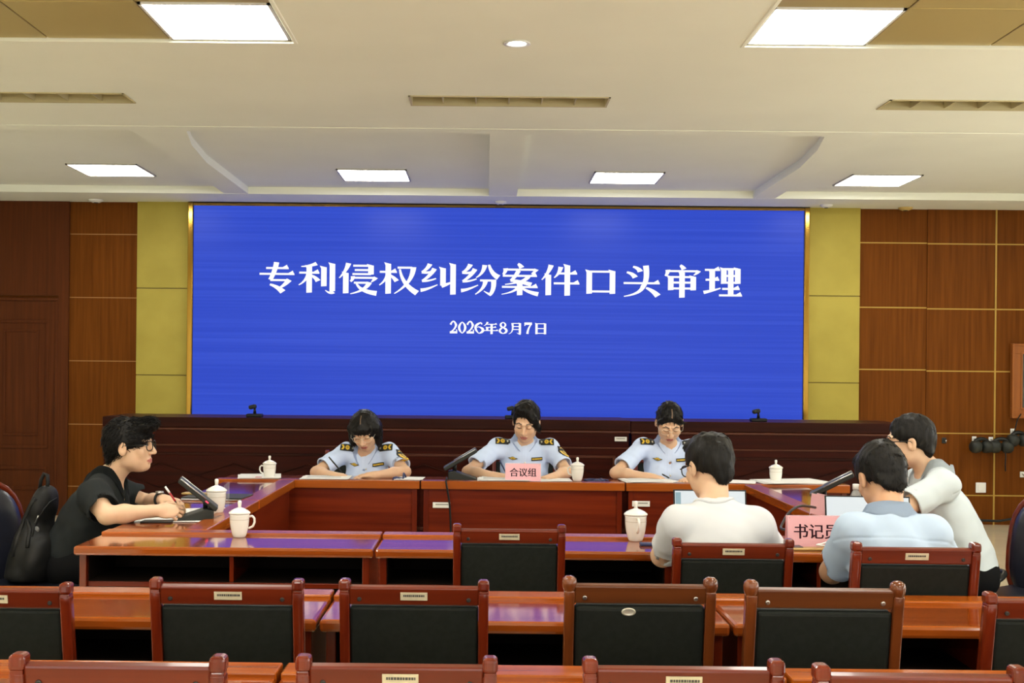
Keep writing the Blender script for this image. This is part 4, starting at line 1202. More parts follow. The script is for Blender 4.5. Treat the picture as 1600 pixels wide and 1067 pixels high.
def nets(d, lo, h):
    s = d < 0
    c = np.zeros(tuple(x - 1 for x in d.shape), np.uint8)
    for i in (0, 1):
        for j in (0, 1):
            for k in (0, 1):
                c += s[i:s.shape[0]-1+i, j:s.shape[1]-1+j, k:s.shape[2]-1+k]
    act = (c > 0) & (c < 8)
    I = np.argwhere(act)
    acc = np.zeros((len(I), 3)); cnt = np.zeros(len(I))
    cs = [(i, j, k) for i in (0, 1) for j in (0, 1) for k in (0, 1)]
    for a in cs:
        for axn in range(3):
            if a[axn]: continue
            b = list(a); b[axn] = 1
            va = d[I[:, 0]+a[0], I[:, 1]+a[1], I[:, 2]+a[2]]; vb = d[I[:, 0]+b[0], I[:, 1]+b[1], I[:, 2]+b[2]]
            m_ = (va < 0) != (vb < 0)
            tt = np.where(m_, va/np.where(m_, va - vb, 1), 0)
            p = np.tile(npv(a), (len(I), 1)); p[:, axn] += tt
            acc[m_] += p[m_]; cnt[m_] += 1
    V = lo + (I + acc/cnt[:, None])*h
    vid = np.full(c.shape, -1, np.int64); vid[act] = np.arange(len(I))
    F = []
    for axn in range(3):
        o1, o2 = [(1, 2), (2, 0), (0, 1)][axn]
        sa = np.take(s, range(0, s.shape[axn]-1), axn); sb = np.take(s, range(1, s.shape[axn]), axn)
        E = np.argwhere(sa != sb)
        ok = (E[:, o1] > 0) & (E[:, o2] > 0) & (E[:, o1] < s.shape[o1]-1) & (E[:, o2] < s.shape[o2]-1)
        E = E[ok]
        def cell(d1, d2):
            e = E.copy(); e[:, o1] += d1; e[:, o2] += d2
            return vid[e[:, 0], e[:, 1], e[:, 2]]
        q = np.stack([cell(-1, -1), cell(0, -1), cell(0, 0), cell(-1, 0)], 1)
        ins = s[E[:, 0], E[:, 1], E[:, 2]]
        q[~ins] = q[~ins][:, ::-1]
        F.append(q)
    F = np.concatenate(F); F = F[(F >= 0).all(1)]
    return V, F

def np_mesh(name, V, F, mats, parent, mi=None):
    me = bpy.data.meshes.new(name)
    me.vertices.add(len(V)); me.vertices.foreach_set('co', np.asarray(V, np.float32).ravel())
    n = len(F)
    me.loops.add(n*4); me.polygons.add(n)
    me.loops.foreach_set('vertex_index', np.asarray(F, np.int32).ravel())
    me.polygons.foreach_set('loop_start', np.arange(0, n*4, 4, dtype=np.int32))
    me.polygons.foreach_set('loop_total', np.full(n, 4, np.int32))
    me.polygons.foreach_set('use_smooth', np.ones(n, bool))
    for m_ in mats: me.materials.append(m_)
    if mi is not None: me.polygons.foreach_set('material_index', np.asarray(mi, np.int32))
    me.update(); me.validate()
    return link(name, me, parent)

def waves(seed, amp, freqs, bias=(1, 1, 1)):
    rg = np.random.RandomState(seed); K = []
    for f in freqs:
        for _ in range(3):
            v = rg.randn(3)*npv(bias); v = v/np.linalg.norm(v)*f
            K.append((v, rg.rand()*6.28, 1.0))
    def fn(P):
        o = np.zeros(len(P))
        for v, ph, a in K: o += a*np.sin(P @ v + ph + .8*np.sin(P @ np.roll(v, 1)*.7 + ph))
        return (amp*o/len(K)**.5).astype(np.float32)
    return fn

def frame(az, pitch=0, roll=0):
    """columns: person's right, forward, up; az in degrees (0 = +X, 90 = away from the viewer), pitch down"""
    a, p, r = R(az), R(pitch), R(roll)
    F = npv((math.cos(a)*math.cos(p), math.sin(a)*math.cos(p), -math.sin(p)))
    Rt = nrm(np.cross(F, (0, 0, 1))); U = np.cross(Rt, F)
    R2 = Rt*math.cos(r) + U*math.sin(r); U2 = U*math.cos(r) - Rt*math.sin(r)
    return np.stack([R2, F, U2], 1)

def hand_prims(fl, Wp, d, n, side, curl, s=1.0, thumb=.7, spread=1.0):
    d = nrm(d); n = npv(n); n = nrm(n - d*np.dot(n, d)); tt = np.cross(d, n)*side
    Rm = np.stack([d, tt, n], 1)
    fl.ell(npv(Wp) + d*.052*s, (.056*s, .041*s, .0165*s), Rm, k=.012)
    fl.ell(npv(Wp) + d*.03*s + tt*.022*s - n*.006*s, (.032*s, .018*s, .015*s), Rm, k=.01)
    B0 = [(.088, .029), (.094, .0095), (.089, -.010), (.078, -.028)]; Ls = [.070, .078, .072, .056]
    for i in range(4):
        p = npv(Wp) + (d*B0[i][0] + tt*B0[i][1])*s - n*.002
        ang = 0; r0 = (.0088, .0088, .0084, .0076)[i]*s
        dd = nrm(d + tt*(1.5 - i)*.07*spread)
        for j, fr in enumerate((.45, .30, .25)):
            ang += R(curl[j] + (i - 1)*3)
            v = dd*math.cos(ang) - n*math.sin(ang)
            q = p + v*Ls[i]*fr*s
            fl.cone(p, q, r0*(1 - .09*j), r0*(1 - .09*(j + 1)), k=.0035)
            p = q
    p = npv(Wp) + (d*.022 + tt*.028)*s - n*.004
    v = nrm(d*(.75) + tt*thumb - n*.35)
    q = p + v*.040*s; fl.cone(p, q, .0125*s, .0100*s, k=.008)
    v2 = nrm(d*.95 + tt*(thumb - .55) - n*.3); fl.cone(q, q + v2*.032*s, .0098*s, .0078*s, k=.004)

def tubes_np(name, paths, r, mt, parent, n=6):
    b = B()
    for pth, cl in paths: b.tube([Vector(p) for p in pth], r, n, closed=cl)
    return b.out(name, mt, parent)

def person(label, head, hfr, neck, shR, shL, pelvis, front, arms, skin, shirt, hair, sleeve=.62, hs=1.0, wide=1.0, bulk=1.0, collar=True,
           glasses=None, seed=1, female=False, knees=None, gaze_open=False, eyes_down=True, belly=1.0, crew=False, sl_r=1.0, hair_fn=None, h=.003, nose=1.0, lip=LIP, collar_mat=None, comb=lambda c: npv((c[0]*4, -.3 if c[1] < 0 else .35, -1.0)), slen=.022, lift=.10, strands=1600, fold=1.0, seams=False):
    root = thing('person', label, 'person', (float(pelvis[0]), float(pelvis[1]), 0))
    o0 = npv((pelvis[0], pelvis[1], 0))
    N, SR, SL, Pv = [npv(v) - o0 for v in (neck, shR, shL, pelvis)]
    Hc = npv(head) - o0; Hf = hfr
    H = lambda x, y, z: Hc + Hf @ (npv((x, y, z))*hs)
    Hr = lambda *r: npv(r)*hs
    u = nrm(N - Pv); lat = nrm(SR - SL); fr = nrm(npv(front) - u*np.dot(front, u)); lat = nrm(lat - fr*np.dot(lat, fr)); Rt = np.stack([lat, fr, u], 1)
    TL = np.linalg.norm(N - Pv); half = np.linalg.norm(SR - SL)/2
    mid = (SR + SL)/2
    # ---- skin: one continuous body
    f = Field()
    f.ell(H(0, -.012, .028), Hr(.0745, .094, .088), Hf, k=.02)
    f.ell(H(0, .030, -.040), Hr(.060, .058, .076), Hf, k=.025)
    f.ell(H(0, .060, -.092), Hr(.024, .022, .018), Hf, k=.022)
    for s in (-1, 1):
        f.ell(H(s*.045, .012, -.058), Hr(.017, .032, .030), Hf, k=.025)
        f.ell(H(s*.040, .062, -.024), Hr(.021, .018, .022), Hf, k=.02)
        f.cone(H(s*.012, .086, .024), H(s*.045, .074, .024), .0085*hs, .008*hs, k=.014)
    for s in (-1, 1):
        f.ell(H(s*.031, .100, .004), Hr(.017, .014, .0105), Hf, k=.010, op='sub')
        f.ell(H(s*.031, .0775, .004), Hr(.0135, .0125, .0118), Hf, k=.003)
        if eyes_down: f.ell(H(s*.031, .0795, .007), Hr(.0145, .012, .0095), Hf, k=.003)
    f.cone(H(0, .086, .012), H(0, .1055, -.030), .0075*hs, .0115*hs*nose, k=.010)
    for s in (-1, 1): f.ell(H(s*.0115, .094, -.034), Hr(.0085, .010, .0075), Hf, k=.007)
    f.cone(H(-.015, .0835, -.0610), H(.015, .0835, -.0610), .0062*hs, .0062*hs, k=.006)
    f.cone(H(0, .088, -.060), H(0, .088, -.060), .006*hs, .006*hs, k=.008)
    f.cone(H(-.012, .0835, -.0725), H(.012, .0835, -.0725), .0068*hs, .0068*hs, k=.006)
    f.cone(H(-.020, .0925, -.0665), H(.020, .0925, -.0665), .0022*hs, .0022*hs, k=.003, op='sub')
    for s in (-1, 1):
        f.ell(H(s*.0785, -.010, -.008), Hr(.0095, .019, .031), Hf, k=.007)
        f.ell(H(s*.088, -.006, -.004), Hr(.006, .010, .018), Hf, k=.005, op='sub')
    nr = .050*(0.88 if female else 1.0)*(bulk*.5 + .5)
    f.cone(H(0, -.022, -.055), N - u*.028, nr*.98, nr*1.06, k=.03)
    f.cone(N - u*.03, mid - u*.02, nr*1.1, .07, k=.04)
    b_ = -.010
    W_ = half*wide
    def torso(fl, g, kk):
        fl.ell(mid - u*.10, (W_*.86 + g, .098*bulk + g, .165 + g), Rt, k=kk)
        fl.ell(Pv + u*TL*.38 + fr*.012*belly, (W_*.78*(.5 + .5*belly) + g, .108*bulk*belly + g, .19 + g), Rt, k=kk)
        fl.ell(Pv + u*.03, (W_*.84 + g, .118*bulk + g, .14 + g), Rt, k=kk)
        for S_ in (SR, SL):
            fl.cone(N - u*.026 - fr*.008, S_ - nrm(S_ - mid)*.018, .040 + g, .046*bulk + g, k=kk*.9)
            fl.ell(S_ - nrm(S_ - mid)*.012 - u*.012, (.050*bulk + g, .051*bulk + g, .054 + g), Rt, k=kk*.7)
        if female:
            for s in (-1, 1): fl.ell(mid - u*.19 + lat*s*.072 + fr*.075, (.062 + g, .055 + g, .062 + g), Rt, k=kk)
    torso(f, b_, .05)
    la = .92 if female else 1.0
    for S_, A in ((SR, arms[0]), (SL, arms[1])):
        E, Wr = npv(A['el']) - o0, npv(A['wr']) - o0
        f.cone(S_ - u*.01, E, .047*la*bulk, .039*la, k=.03)
        f.cone(E, E + (Wr - E)*.35, .040*la, .041*la, k=.02)
        f.cone(E + (Wr - E)*.35, Wr, .040*la, .0255*la, k=.02)
        hd = npv(A.get('hd', Wr - E))
        hand_prims(f, Wr, hd, A.get('n', (0, 0, 1)), A['side'], A.get('curl', (25, 30, 20)), s=.98*la, thumb=A.get('thumb', .7))
        f.cone(Wr - nrm(Wr - E)*.02, Wr + nrm(hd)*.03, .0255*la, .024*la, k=.015)
    V, F = f.mesh(h)
    C_ = (V[F].mean(1) - Hc) @ Hf/hs
    mi = np.zeros(len(F), int)
    x, y, z = C_.T; ax = np.abs(x)
    fx = y > .05
    mi[fx & (np.abs(z + .0665) < .0105*np.sqrt(np.clip(1 - (x/.024)**2, 0, 1))) & (y > .07)] = 1
    browz = .0265 + .004*np.clip((ax - .012)/.02, 0, 1) - .008*np.clip((ax - .034)/.016, 0, 1)
    mi[fx & (ax > .013) & (ax < .052) & (np.abs(z - browz) < (.0026 if female else .0036))] = 2
    if gaze_open:
        e = fx & (((ax - .031)/.0135)**2 + ((z - .003)/.0058)**2 < 1)
        mi[e] = 3
        mi[fx & (((ax - .031)/.0058)**2 + ((z - .003)/.0058)**2 < 1)] = 2
        mi[fx & (((ax - .031)/.016)**2 + ((z - .0075)/.0028)**2 < 1)] = 2
    else:
        mi[fx & (((ax - .031)/.0155)**2 + ((z + .0035 - .0*(ax - .031))/.0024)**2 < 1)] = 2
    np_mesh('body', V, F, [skin, lip, LASH, EYEW], root, mi)
    # ---- shirt
    g = Field()
    torso(g, .006, .06)
    for S_, A in ((SR, arms[0]), (SL, arms[1])):
        E = npv(A['el']) - o0
        sl = A.get('sleeve', sleeve)
        e2 = S_ + (E - S_)*sl
        g.sleeve(S_ - u*.006 - nrm(S_ - mid)*.01, e2, .056*bulk*sl_r, .060*bulk*sl_r, k=.035)
    g.cone(N - u*.02, H(0, -.025, -.09), nr*1.12 + .003, nr*1.12 + .004, k=.008, op='sub')
    if collar: g.cone(N + fr*.055 - u*.010, N + fr*.108 - u*.075, .028, .008, k=.01, op='sub')
    g.plane(Pv - u*.07, -u, k=.01)
    w1_, w2_, w3_ = waves(seed, .0022*fold, (28, 45), (1, 1, .55)), waves(seed + 9, .0012*fold, (85,), (1, 1, .6)), waves(seed + 4, .0035*(fold - 1) + 1e-6, (36, 52), (1.0, .5, .8))
    def cloth(P):
        o = w1_(P) + w2_(P)
        q = P - N
        if fold > 1:
            r_ = w3_(P); o = o + np.where(r_ > 0, r_*1.3, r_*.4)*np.clip(-(q @ u)/.15, 0, 1)
        if seams:
            back = (q @ fr) < 0.0
            s_ = (q @ u) + .085
            o = o + np.where(back, .0022*np.exp(-(s_/.004)**2), 0) + np.where(back & (s_ < 0), .0016*np.exp(-((q @ lat)/.004)**2), 0)*0
            front_ = (q @ fr) > .03
            o = o + np.where(front_, .0012*np.exp(-(((np.abs(q @ lat - .004)) - .016)/.003)**2), 0)
        return o.astype(np.float32)
    V, F = g.mesh(.0035, disp=cloth)
    so = np_mesh('shirt', V, F, [shirt], root)
    bvh = BVHTree.FromPolygons([tuple(v) for v in V.tolist()], [tuple(q) for q in F.tolist()])
    # ---- collar
    if collar:
        cb = bmesh.new(); rows = []
        nx = H(0, -.022, -.07) - N; cax = nrm(nx*.6 + u*.4); cf = nrm(fr - cax*np.dot(fr, cax)); cl_ = np.cross(cf, cax)
        r0 = nr*1.12 + .009
        nseg = 30
        def surf(rad, dv, dflt):
            o_ = N + dv*rad + cax*.14
            hit = bvh.ray_cast(Vector(o_), Vector(-cax), .3)[0]
            return float(np.clip(np.dot(npv(hit) - N, cax), -.12, .07)) if hit is not None else dflt
        raw = []
        for i in range(nseg + 1):
            th = R(-164 + 328*i/nseg)     # from one front point round the back to the other
            dv = -cf*math.cos(th) + cl_*math.sin(th)
            wf = (abs(th)/R(164))**3
            raw.append([th, dv, wf, surf(r0 + .004, dv, 0.0), surf(r0 + .030 + .026*wf, dv, -.02)])
        for q_ in (3, 4):
            for _ in range(3):
                v_ = [r_[q_] for r_ in raw]
                for i in range(1, nseg): raw[i][q_] = (v_[i-1] + 2*v_[i] + v_[i+1])/4
        for th, dv, wf, s0, s1 in raw:
            st = .033*(1 - .45*wf)
            tip = .020*wf
            ctr = N + cf*.004
            pts = [ctr + dv*r0 + cax*(s0 - .006), ctr + dv*(r0 + .002) + cax*(s0 + st), ctr + dv*(r0 + .008) + cax*(s0 + st + .001),
                   ctr + dv*(r0 + .021 + .5*tip) + cax*(max(s0 + .008 - .010*wf, s1 + .010)), ctr + dv*(r0 + .030 + .026*wf) + cax*(s1 + .005)]
            rows.append([cb.verts.new(p) for p in pts])
        for a, c in zip(rows, rows[1:]):
            for k in range(4):
                q = cb.faces.new([a[k], c[k], c[k+1], a[k+1]]); q.smooth = True
        bmesh.ops.solidify(cb, geom=list(cb.faces), thickness=.0022)
        b2 = B(); b2._merge(cb); b2.out('collar', collar_mat or shirt, root)
    if crew:
        nx = H(0, -.022, -.07) - N; cax = nrm(nx*.5 + u*.5); cf = nrm(fr - cax*np.dot(fr, cax)); cl_ = np.cross(cf, cax)
        r0 = nr*1.12 + .009
        ring_ = []
        for q in np.linspace(0, 2*math.pi, 40, endpoint=False):
            dv = -cf*math.cos(q) + cl_*math.sin(q)
            hit = bvh.ray_cast(Vector(N + dv*(r0 + .004) + cax*.14), Vector(-cax), .3)[0]
            s0 = float(np.clip(np.dot(npv(hit) - N, cax), -.07, .07)) if hit is not None else 0
            ring_.append(N + dv*(r0 + .002) + cax*(s0 + .001))
        tubes_np('neckband', [(ring_, True)], .008, shirt, root, 8)
    # ---- hair
    hf = Field()
    hair_fn(hf, H, Hr, Hf)
    axis_bias = Hf @ npv((1, 1, .15))
    wv1, wv2 = waves(seed + 3, .0016, (120, 200), (1, 1, .25)), waves(seed + 5, .0022, (60,), (1, 1, .4))
    V, F = hf.mesh(.003, disp=lambda P: wv1(P) + wv2(P))
    C_ = (V[F].mean(1) - Hc) @ Hf/hs
    mi = np.zeros(len(F), int)
    if hair == 'part': mi[(np.abs(C_[:, 0] + .002) < .0032) & (C_[:, 2] > .06) & (C_[:, 1] > .0) & (C_[:, 1] < .10)] = 1
    if hair == 'part_short': mi[(np.abs(C_[:, 0] + .002) < .003) & (C_[:, 2] > .085) & (C_[:, 1] > .02) & (C_[:, 1] < .075)] = 1
    rg = np.random.RandomState(seed); tri = V[F]; ctr = tri.mean(1)
    nn = np.cross(tri[:, 2] - tri[:, 0], tri[:, 3] - tri[:, 1]); nn /= np.maximum(np.linalg.norm(nn, axis=1), 1e-9)[:, None]
    cand = np.flatnonzero((C_ @ npv((0, .1, 1)) > -.09) & (mi == 0)); pick = rg.choice(cand, min(strands, len(cand)), False)
    sv, sf, k0 = [], [], len(V)
    for i in pick:
        c_ = C_[i]; g_ = comb(c_) + rg.randn(3)*.22
        gw_ = Hf @ g_; nw = nn[i]; tg = gw_ - nw*np.dot(gw_, nw); tg = tg/max(np.linalg.norm(tg), 1e-6)
        L_ = rg.uniform(.7, 1.3)*slen; s_ = np.cross(nw, tg)
        p0 = ctr[i] - nw*.0025
        P3 = [p0, p0 + tg*L_*.5 + nw*L_*lift*.7, p0 + tg*L_ + nw*L_*lift*.8]
        for p_, r_ in zip(P3, (.0020, .0017, .0003)):
            for q in (0, 2.09, 4.19): sv.append(p_ + (s_*math.cos(q) + nw*math.sin(q))*r_)
        for a_ in (0, 3):
            for q in range(3): sf.append([k0 + a_ + q, k0 + a_ + (q + 1) % 3, k0 + a_ + 3 + (q + 1) % 3, k0 + a_ + 3 + q])
        k0 += 9
    V = np.concatenate([V, np.array(sv)]); F = np.concatenate([F, np.array(sf)]); mi = np.concatenate([mi, np.zeros(len(sf), int)])
    np_mesh('hair', V, F, [HAIR, SCALP], root, mi)
    # ---- glasses
    if glasses:
        paths = []
        gw, gh, mt, rr = glasses
        for s in (-1, 1):
            loop = []
            for q in np.linspace(0, 2*math.pi, 24, endpoint=False):
                cx_, cz_ = math.cos(q), math.sin(q)
                loop.append(H(s*.0335 + gw*math.copysign(abs(cx_)**.75, cx_), .103 - .010*abs(s*.0335 + gw*cx_)/.06, -.001 + gh*math.copysign(abs(cz_)**.75, cz_)))
            paths.append((loop, True))
            paths.append(([H(s*(.0335 + gw), .094, .006), H(s*.071, .085, .006), H(s*.079, .04, .006), H(s*.082, -.004, .006), H(s*.080, -.018, -.012)], False))
        paths.append(([H(-.0335 + gw, .1, .004), H(0, .1045, .008), H(.0335 - gw, .1, .004)], False))
        tubes_np('glasses', paths, rr, mt, root, 6)
    # ---- trousers and shoes
    tr = Field()
    tr.ell(Pv - npv((0, 0, .02)), (W_*.90, .125*bulk, .12), Rt, k=.05)
    kn = knees
    for s, S_ in ((1, SR), (-1, SL)):
        hp = Pv + lat*s*.09 - npv((0, 0, .03)); K_ = npv(kn[0 if s > 0 else 1]) - o0; A_ = npv((K_[0], K_[1], .09)) + nrm(npv((front[0], front[1], 0)))*(-.04)
        tr.cone(hp, K_, .088*bulk, .066, k=.04)
        tr.cone(K_, A_, .066, .052, k=.03)
        fd = nrm(npv((front[0], front[1], 0)))
        B().box(-.045, .045, -.09, .17, 0, .075, .025, M=Matrix.Translation(A_*npv((1, 1, 0))) @ Matrix(((fd[1], fd[0], 0, 0), (-fd[0], fd[1], 0, 0), (0, 0, 1, 0), (0, 0, 0, 1))), seg=3).out('shoe', BLACKP, root)
    V, F = tr.mesh(.007, disp=waves(seed + 2, .003, (25, 40)))
    np_mesh('trousers', V, F, [TROU], root)
    return dict(root=root, bvh=bvh, N=N, SR=SR, SL=SL, u=u, fr=fr, lat=lat, mid=mid, H=H, o0=o0, Pv=Pv)

def decal(pr, name, C, au, av, w, h, D, nu, nv, fn, mats, off=.003, parent=None):
    """a patch laid on the shirt; fn(u,v) in -1..1 gives the material index or -1"""
    D = nrm(D); au = nrm(au); av = nrm(av)
    bm = bmesh.new(); grid = []
    C = npv(C)
    last = None
    for j in range(nv + 1):
        row = []
        for i in range(nu + 1):
            uu, vv = -1 + 2*i/nu, -1 + 2*j/nv
            o_ = C + au*uu*w/2 + av*vv*h/2
            hit = pr['bvh'].ray_cast(Vector(o_ - D*.25), Vector(D), .6)[0]
            p = npv(hit) if hit is not None else (o_ + D*last if last is not None else o_)
            last = np.dot(p - o_, D)
            row.append(p)
        grid.append(row)
    G = np.array(grid)                                    # smooth the depth so the patch stays stiff
    dep = (G - C) @ D
    for _ in range(1):
        pd = np.pad(dep, 1, mode='edge'); dep = np.minimum(dep, (pd[:-2, 1:-1] + pd[2:, 1:-1] + pd[1:-1, :-2] + pd[1:-1, 2:])/4) if False else (pd[:-2, 1:-1] + pd[2:, 1:-1] + pd[1:-1, :-2] + pd[1:-1, 2:] + 2*pd[1:-1, 1:-1])/6
    G = G + ((dep - ((G - C) @ D))[..., None])*D
    G = G - D*off
    vs = [[bm.verts.new(p) for p in row] for row in G.tolist()]
    for j in range(nv):
        for i in range(nu):
            uu, vv = -1 + 2*(i + .5)/nu, -1 + 2*(j + .5)/nv
            m_ = fn(uu, vv)
            if m_ < 0: continue
            q = bm.faces.new([vs[j][i], vs[j][i+1], vs[j+1][i+1], vs[j+1][i]]); q.material_index = m_; q.smooth = True
    bmesh.ops.delete(bm, geom=[v for v in bm.verts if not v.link_faces], context='VERTS')
    me = bpy.data.meshes.new(name); bm.to_mesh(me); bm.free()
    for m_ in mats: me.materials.append(m_)
    o = link(name, me, parent or pr['root'])
    md = o.modifiers.new('thickness', 'SOLIDIFY'); md.thickness = .003; md.offset = 0
    return o

def f_epaulette(u, v):
    if u > .78 and abs(v) > 1.5 - u*.95: return -1
    if (u - .68)**2*2.2 + v*v*.35 < .035: return 2
    r = u*u*5.5 + v*v*1.05
    if .05 < r < .42 or r < .02: return 1
    if -.92 < u + .28*abs(v) - .28 + .0 < -.66 and abs(v) < .72: return 1
    return 0
def f_wings(u, v):
    top = .55 - .55*abs(u)**2 + (.35 if abs(u) < .2 else 0)
    lowb = -.75 + .95*abs(u)**1.1
    if lowb < v < top + .02:
        if lowb + .28 < v < top - .20 and abs(u) < .86: return 1 if not (abs(u) < .14 and abs(v) < .12) else 0
        return 0
    return -1
def f_tape(u, v):
    if abs(u) < .86 and abs(v) < .45:
        return 1 if not (abs(v) < .22 and int((u + 1)*11) % 3 == 0) else 0
    return 0
def f_patch(u, v):
    e = .62 if v > .45 else (1.0 if v < .3 else .8)
    if v > .2 and abs(u) > .72 + .15*math.cos(v*3): return -1
    if v < .2 and u*u + ((v + .15)/.85)**2 > 1: return -1
    r = math.sqrt(u*u + ((v + .2)*1.02)**2)
    if r < .14: return 1
    if .22 < r < .34: return 1
    if .48 < r < .80 and v < .10: return 1
    if v > .52 and .62 < math.sqrt(u*u + (v + .15)**2*.62) < .74 and abs(u) < .6: return 1
    return 0
EPM = [PATCHB, PATCHY, BTN]

def uniform(pr, arm_patch=True):
    N, u, fr, lat = pr['N'], pr['u'], pr['fr'], pr['lat']
    for s, S_, nm in ((1, pr['SR'], 'r'), (-1, pr['SL'], 'l')):
        D = -(u*.45 + fr*.89)
        sd = nrm(S_ - N)
        C = N + (S_ - N)*.80 + u*.025
        av = nrm(np.cross(np.cross(sd, D), sd)) if False else nrm(u*.89 - fr*.45)
        decal(pr, 'epaulette', C, -sd, av, .098, .048, D, 36, 16, f_epaulette, EPM, off=.007)
        # badges
        Cb = pr['mid'] - u*.060 + lat*s*.080
        if s > 0: decal(pr, 'chest_badge', Cb + fr*.2, -lat, u, .074, .027, -fr, 36, 14, f_wings, EPM, off=.006)
        else: decal(pr, 'name_tape', Cb + fr*.2, -lat, u, .074, .022, -fr, 34, 10, f_tape, EPM, off=.006)
    for k in range(3):
        C = pr['mid'] - u*(.085 + .075*k) + fr*.2
        hit = pr['bvh'].ray_cast(Vector(C), Vector(-fr), .5)[0]
        if hit is not None:
            B().ball((0, 0, 0), .0062, M=Matrix.Translation(hit), seg=10).out('button', BTN, pr['root'])
# ------------------------------------------------------------------ hair styles
def hair_short(hf, H, Hr, Hf, front=.0, low=-.062, slope=.050, top=1.0, nape=1.0):
    hf.ell(H(0, -.015, .034), Hr(.0835, .103, .095), Hf, k=.02)
    if top: hf.ell(H(0, .055, .085), Hr(.062*top, (.045 + front*.5)*top, .034*top), Hf, k=.02)
    if nape: hf.ell(H(0, -.075, -.02), Hr(.060*nape, .030, .050), Hf, k=.03)
    if front:
        hf.ell(H(.015, .088, .088), Hr(.050, .026 + front, .026), Hf, k=.015)
        hf.ell(H(-.02, .080, .098), Hr(.045, .030, .022), Hf, k=.015)
    hf.ell(H(0, .140, -.030), Hr(.105, .085, .083), Hf, k=.012, op='sub')
    hf.plane(H(0, -.09, low), Hf @ npv((0, slope, -.12)), k=.01)
    if nape: hf.ell(H(0, -.080, low + .008), Hr(.042, .018, .034), Hf, k=.02)
    for s in (-1, 1): hf.ell(H(s*.088, -.006, -.014), Hr(.018, .026, .036), Hf, k=.008, op='sub')
def hair_m1(hf, H, Hr, Hf): hair_short(hf, H, Hr, Hf, front=.006, low=-.060)
def hair_m2(hf, H, Hr, Hf): hair_short(hf, H, Hr, Hf, low=-.052, slope=.062, nape=.75)
def hair_m3(hf, H, Hr, Hf): hair_short(hf, H, Hr, Hf, low=-.052, slope=.056, nape=.9)
def hair_m4(hf, H, Hr, Hf):
    hair_short(hf, H, Hr, Hf, low=-.055, slope=.06, top=0, nape=.8)
    hf.ell(H(0, .118, -.005), Hr(.09, .060, .080), Hf, k=.012, op='sub')
def hair_bob(hf, H, Hr, Hf):
    hf.ell(H(0, -.014, .034), Hr(.090, .106, .098), Hf, k=.02)
    for s in (-1, 1):
        hf.cone(H(s*.078, .012, .03), H(s*.082, .020, -.075), .030, .024, k=.03)
        hf.cone(H(s*.060, -.05, .0), H(s*.060, -.045, -.085), .045, .035, k=.03)
    hf.ell(H(0, -.06, -.03), Hr(.080, .055, .085), Hf, k=.03)
    hf.ell(H(0, .066, .060), Hr(.066, .040, .034), Hf, k=.02)
    hf.ell(H(0, .115, -.050), Hr(.065, .085, .078), Hf, k=.010, op='sub')
    hf.plane(H(0, 0, -.108), Hf @ npv((0, .1, -1)), k=.01)
def hair_swept(hf, H, Hr, Hf):
    hf.ell(H(0, -.015, .034), Hr(.084, .104, .097), Hf, k=.02)
    hf.ell(H(0, -.07, -.02), Hr(.055, .040, .05), Hf, k=.03)
    hf.ell(H(.01, .02, .105), Hr(.06, .06, .030), Hf, k=.03)
    hf.ell(H(.020, .120, -.015), Hr(.078, .084, .098), Hf, k=.008, op='sub')
    hf.plane(H(0, -.09, -.075), Hf @ npv((0, .060, -.12)), k=.01)
    hf.ell(H(.088, -.006, -.014), Hr(.016, .020, .034), Hf, k=.008, op='sub')
    hf.cone(H(.004, .055, .108), H(-.050, .066, .060), .020, .022, k=.02)
    hf.cone(H(-.050, .066, .060), H(-.076, .045, .004), .022, .019, k=.02)
    hf.cone(H(-.074, .045, .000), H(-.080, .000, -.045), .018, .014, k=.02)
def hair_tied(hf, H, Hr, Hf):
    hf.ell(H(0, -.015, .032), Hr(.0805, .101, .094), Hf, k=.02)
    hf.ell(H(0, -.10, -.01), Hr(.035, .035, .035), Hf, k=.02)
    hf.ell(H(0, .118, -.022), Hr(.076, .080, .102), Hf, k=.008, op='sub')
    hf.plane(H(0, -.09, -.06), Hf @ npv((0, .065, -.12)), k=.01)
    for s in (-1, 1):
        hf.ell(H(s*.088, -.006, -.016), Hr(.016, .020, .032), Hf, k=.008, op='sub')
        hf.cone(H(s*.028, .062, .086), H(s*.068, .044, .040), .012, .012, k=.014)

UP = (0, 0, 1)
# ------------------------------------------------------------------ the three officers
def officer(label, hx, hy, headY, az, pitch, roll, neck, sR, sL, eR, wR, hR, eL, wL, hL, hairfn, hairkind, seed, skin, glasses=None, curlR=(45, 60, 35), curlL=(18, 25, 15), nR=UP, nL=UP, hs=1.05):
    pel = at(neck[0], 760, 8.27); pel.z = .54
    pr = person(label, at(hx, hy, headY), frame(az, pitch, roll), at(*neck), at(*sR), at(*sL), pel, (0, -1, 0),
                [dict(el=at(*eR), wr=at(*wR), hd=hR, n=nR, side=-1, curl=curlR, sleeve=.74), dict(el=at(*eL), wr=at(*wL), hd=hL, n=nL, side=1, curl=curlL, sleeve=.74)],
                skin, SHIRTB, hairkind, hs=hs, female=True, slen=.03, lift=.02, strands=1200, seams=True, fold=1.15, hair_fn=hairfn, seed=seed, glasses=glasses,
                knees=[at(neck[0] - 25, 850, 8.0), at(neck[0] + 25, 850, 8.0)], wide=1.0, bulk=.98, sl_r=1.06)
    uniform(pr)
    S_, E = pr['SL'], npv(at(*eL)) - pr['o0']
    out_ = nrm(S_ - pr['mid'])
    ax = nrm(E - S_)
    D = -nrm(out_*.55 + pr['u']*.45 + pr['fr']*.60)
    av = nrm(-ax - D*np.dot(-ax, D)); au = np.cross(av, -D)
    decal(pr, 'arm_patch', S_ + (E - S_)*.30 + out_*.01, au, av, .082, .094, D, 26, 30, f_patch, EPM, off=.005)
    return pr

